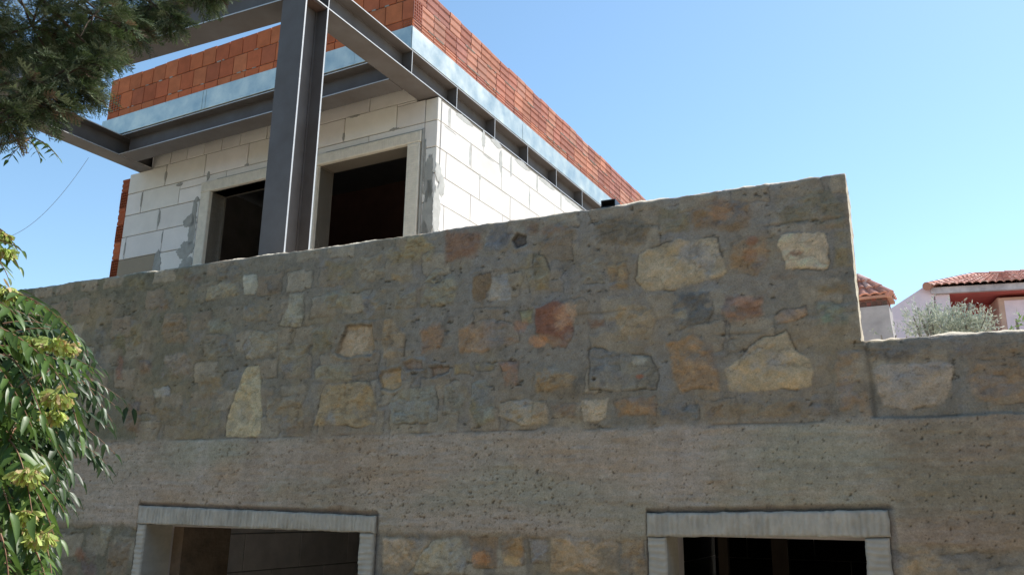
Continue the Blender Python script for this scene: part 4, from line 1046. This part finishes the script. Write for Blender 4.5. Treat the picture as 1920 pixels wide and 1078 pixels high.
# --- pinnate leaf of the tree of heaven
def leaflet_tpl(seed):
    r = np.random.default_rng(seed); n = 7; V = []; C = []
    bend = r.uniform(.05, .30); fold = r.uniform(.15, .45); side = r.uniform(-.08, .08)
    for i in range(n):
        t = i/(n-1); w_ = .145*math.sin(math.pi*min(1, t**.62))**.8*(1-.25*t)+.004 if 0 < t < 1 else .003
        z = -bend*t*t; y0 = side*math.sin(t*3)
        for s_ in (-1, 0, 1):
            V.append((t, y0+s_*w_, z+abs(s_)*w_*fold+.012*math.sin(9*t+s_))); C.append(1.25 if s_ == 0 else r.uniform(.9, 1.05))
    F = []
    for i in range(n-1):
        for j in range(2): a = i*3+j; F.append((a, a+1, a+4, a+3))
    return np.array(V), np.array(F), np.repeat(np.array(C)[:, None], 3, 1)
LFT = [leaflet_tpl(i) for i in range(8)]
def pinnate(cl, stems, p0, p1, sag, pairs, ll, r, colr):
    """one compound leaf from p0 to p1"""
    p0 = np.asarray(p0, float); p1 = np.asarray(p1, float)
    L = np.linalg.norm(p1-p0)
    f = lambda t: p0*(1-t)+p1*t+np.array([0, 0, sag*L*4*t*(1-t)*.5])
    pts = [f(t) for t in np.linspace(0, 1, 10)]
    stems.tube(pts, list(np.linspace(.0026, .0010, 10)), 5, (.25, .13, .07), False)
    for i in range(pairs+1):
        t = .16+.84*i/pairs; p = f(min(t, 1)); d = f(min(t+.03, 1.03))-f(t-.03); d /= np.linalg.norm(d)
        sdv = np.cross(d, (0, 0, 1.)); sdv /= np.linalg.norm(sdv)+1e-9
        for s_ in (-1, 1):
            if i == pairs and s_ == 1: dirn = d
            elif i == pairs: continue
            else:
                a = r.uniform(.85, 1.15); dirn = d*math.cos(a)+sdv*s_*math.sin(a)+np.array([0, 0, -r.uniform(.25, .75)])
            sc = ll*(1-.35*abs(t-.5))*r.uniform(.85, 1.12)
            g = r.uniform(.75, 1.25)
            cl.stamp(LFT[r.integers(8)], rotm(dirn, r.uniform(-.5, .5)), p, sc, np.asarray(colr)*g)
def samara_cluster(c, rad_, r, parent):
    V = []; F = []; C = []; k = 0
    for _ in range(130):
        d = r.normal(size=3); d /= np.linalg.norm(d); d[2] = d[2]*.6-.1
        p = c+d*rad_*r.uniform(.25, 1)*np.array([1, 1, .75])
        dirn = d*.6+np.array([0, 0, -.7])+r.normal(0, .35, 3); Rm = rotm(dirn, r.uniform(0, 6)); L = r.uniform(.018, .028); wd = L*.16; tw_ = r.uniform(-.8, .8)
        g = r.uniform(.7, 1.2); cc = (np.array([.60, .70, .20]) if r.random() < .7 else np.array([.62, .46, .22]))*g
        for i in range(4):
            t = i/3; w_ = wd*(.35+math.sin(math.pi*(.12+.76*t))*.9); a = tw_*t
            for s_ in (-1, 1): V.append(np.array([t*L, s_*w_*math.cos(a), s_*w_*math.sin(a)])@Rm.T+p); C.append(cc*(1-.25*(i == 1)))
        for i in range(3): F.append((k+2*i, k+2*i+1, k+2*i+3, k+2*i+2))
        k += 8
    return fast_mesh('seed_cluster', np.array(V), np.array(F), np.array(C), SEED, parent, False)
SEED = mat('winged_seed', (1, 1, 1), .6, attr=True, transl=.35)
def heaven_tree():
    base = at(-620, 1000, 2.4); base[2] = .55
    root = thing('tree_of_heaven', 'leafy tree with long compound leaves and yellow-green seed clusters along the left edge', 'tree', tuple(base))
    r = np.random.default_rng(5)
    top = base+np.array([.1, .2, 3.2])
    tr = MB(); tr.tube([base, base*.5+top*.5+np.array([.04, 0, 0]), top], [.06, .05, .02], 10)
    tr.build('trunk', mat('smooth_bark', (.24, .21, .18), .9, noise=.3, nscale=12, bump=.003, bscale=30), root, True)
    stems = MB(); cl = Cloud()
    GR = (.095, .165, .036)
    # leaves in the open light (start px, end px, distance, leaflet length)
    L1 = [(-30,545,140,628,2.45,.068),(-40,560,120,600,2.6,.062),(-60,600,100,690,2.35,.07),(-40,650,150,700,2.7,.066),(-60,640,60,800,2.3,.07),(20,640,175,690,3.0,.066),
          (95,690,150,815,2.6,.075),(-20,700,90,800,2.5,.072),(95,690,10,830,2.5,.070),(10,820,60,960,2.3,.078),(30,880,100,1000,2.3,.07),(-40,900,50,1040,2.2,.075),(10,960,110,1010,2.5,.066),
          (40,1000,90,1100,2.2,.07),(-30,1040,60,1130,2.1,.078),(-60,820,20,960,2.2,.08),(-80,760,40,840,2.4,.07),(0,1000,20,1140,2.0,.08),(-50,960,30,1080,2.3,.07),(60,900,120,960,2.6,.06),
          (-60,700,20,760,2.3,.075),(-40,620,-10,760,2.5,.07),(30,800,-10,910,2.4,.07),(80,1010,100,1110,2.6,.06),(-90,560,30,590,2.3,.07),(-60,520,30,560,2.6,.066),
          (-40,470,40,470,2.7,.05),(-50,440,35,500,2.8,.05),(-30,480,15,520,2.75,.05),(-10,425,30,465,2.8,.045),
          (60,258,15,300,3.0,.045),(60,258,110,296,3.0,.045),(50,262,75,296,3.0,.04)]
    for (x0, y0, x1, y1, d, ll) in L1:
        pr = int(max(4, math.hypot(x1-x0, y1-y0)/19)) if d < 2.95 else int(max(3, math.hypot(x1-x0, y1-y0)/9))
        p0 = at(x0, y0, d+.12*r.random()); p1 = at(x1, y1, d-.15*r.random())
        pinnate(cl, stems, p0, p1, .22 if d < 2.95 else .1, min(pr, 11), ll, r, GR)
    for _ in range(80):    # filling the crown behind and beyond the frame
        x0 = r.uniform(-420, 20); y0 = r.uniform(540, 1250); d = r.uniform(2.2, 3.2); a = r.uniform(-.5, 1.9)
        x1 = x0+130*math.cos(a); y1 = y0+110*math.sin(a)+20
        x1 = min(x1, 80)
        pinnate(cl, stems, at(x0, y0, d), at(x1, y1, d+r.uniform(-.2, .2)), .2, 8, .07, r, GR)
    for _ in range(200):
        x0 = r.uniform(-120, 60); y0 = r.uniform(560, 1120); d = r.uniform(2.7, 3.7); a = r.uniform(-.4, 1.7)
        ex = min(x0+150*math.cos(a), 60+90*math.exp(-((y0-700)/130)**2)+30*math.exp(-((y0-900)/90)**2))
        pinnate(cl, stems, at(x0, y0, d), at(ex, y0+120*math.sin(a)+15, d+r.uniform(-.2, .2)), .2, 7, .08, r, (.05, .09, .03))  # inner leaves, the crown's own shade painted as darker green
    # leaves close to the wall, their shade put into a darker green
    L2 = [(60,650,175,700,3.9),(70,700,215,760,4.1),(60,740,200,800,4.2),(90,690,205,735,4.3),(60,800,200,870,4.2),(120,790,195,880,4.3),(40,880,135,950,3.9),(50,960,110,1060,3.8),
          (80,660,210,790,4.0),(90,700,225,745,4.2),(70,770,215,850,4.1),(110,820,200,885,4.2),(90,640,190,690,4.0),(60,900,140,930,3.9),(50,560,150,640,3.6),(70,600,165,660,3.8),
          (20,700,120,780,3.6),(30,620,130,690,3.5),(60,830,150,900,3.8),(0,860,100,960,3.6),(130,720,210,800,4.3),(40,760,140,830,3.7),(0,930,90,1000,3.5),(10,780,110,850,3.4)]
    for (x0, y0, x1, y1, d) in L2:
        pinnate(cl, stems, at(x0, y0, d), at(x1, y1, d+.1), .2, 6, .085, r, (.05, .09, .04))
    for (x, y) in ((238, 762), (250, 765)):
        cl.stamp(LFT[2], rotm((.2 if x > 240 else -.05, 0, -1), 1.2), at(x, y, 4.5), .085, np.array([.04, .07, .03]))
    for x0, y0, x1, y1, d in ((-620,900,-30,545,2.5),(-620,950,-60,640,2.5),(-600,1000,95,690,2.55),(-600,1050,10,820,2.4),(-600,1100,0,1000,2.3),(-500,700,-40,450,2.7),(-300,760,70,700,3.8),(-300,850,60,860,3.8),(-400,300,60,258,3.0)):
        a, b = at(x0, y0, 2.5), at(x1, y1, d); stems.tube([a, (a+b)/2+np.array([0, 0, -.04]), b], [.014, .009, .003], 6, (.22, .17, .12))
    stems.build('branches', mat('green_stem', (1, 1, 1), .7, attr=True), root)
    cl.build('foliage', leaf_mat('glossy_leaf', .42, .34, .45), root, True)
    for (x, y, rr, d) in ((58,637,22,2.4),(103,640,24,2.35),(12,545,22,2.5),(105,742,26,2.35),(100,775,20,2.4),(52,885,24,2.2),(48,962,18,2.2),(76,1003,24,2.2),(55,995,16,2.25),(8,470,14,2.8),(5,440,10,2.8),(128,648,10,2.4)):
        c = at(x, y, d); samara_cluster(c, rr/FPX*d*.85, r, root)
heaven_tree()
# --- olive tree behind the low wall
def small_tree(name, label, clumps, dist, leaf, colr, base_px, n0, seed, trunk_col=(.25, .22, .18)):
    r = np.random.default_rng(seed); base = at(*base_px, dist); base[2] = .55
    root = thing(name, label, 'tree', tuple(base)); br = MB(); cl = Cloud()
    fork = at(base_px[0], base_px[1]+60, dist); br.tube([base, fork], [.14, .09], 8, trunk_col)
    T = (np.array([(0, 0, 0), (.5, -.11, .02), (1, 0, -.03), (.5, .11, .02)], float), np.array([(0, 1, 2, 3)]))
    for (x, y, rp, s_) in clumps:
        c = at(x, y, dist+s_); R = rp/FPX*dist
        br.tube([fork, (fork+c)/2+r.normal(0, .05, 3), c], [.05, .03, .008], 6, trunk_col)
        for _ in range(int(n0*(R/.3)**2)):
            d = r.normal(size=3); d /= np.linalg.norm(d); p0 = c+d*R*r.random()**.5*.8
            tw_ = d+np.array([0, 0, .9])+r.normal(0, .3, 3); tw_ /= np.linalg.norm(tw_); Lt = r.uniform(.10, .24)
            for k in range(9):
                p = p0+tw_*Lt*k/8; dirn = tw_*.8+r.normal(0, .5, 3); g = r.uniform(.7, 1.3)
                cl.stamp(T, rotm(dirn, r.uniform(0, 6)), p, leaf*r.uniform(.7, 1.2), np.asarray(colr)*g)
    br.build('trunk', mat(name+'_bark', (1, 1, 1), .9, attr=True, noise=.3), root); cl.build('crown', leaf_mat(name+'_leaf', .5, .2, .4), root)
small_tree('olive_tree', 'silvery green olive tree standing in front of the pink house', [(1735,606,22,0),(1765,608,22,.2),(1800,612,24,0),(1835,612,22,.1),(1720,622,20,0),(1775,620,36,0),(1712,592,9,0),(1745,584,9,0),(1818,586,8,0),(1852,614,16,0),(1815,625,26,0),(1720,576,5,0),(1817,570,4,0),(1738,572,4,0),(1790,588,7,0),(1848,594,5,0)], 15, .075, (.50, .53, .42), (1780, 700), 110, 21)
small_tree('green_shrub', 'bright green leafy shrub tip showing over the low wall at the right edge', [(1908,606,7,0),(1925,608,12,0),(1905,598,3,0)], 9, .07, (.16, .26, .06), (1925, 680), 90, 22)
small_tree('grey_shrub', 'small grey green shrub tips poking over the low wall beside the tower', [(1652,628,6,0),(1680,628,9,0),(1700,630,10,0)], 12, .05, (.30, .33, .22), (1680, 700), 60, 23)
print('scene built')
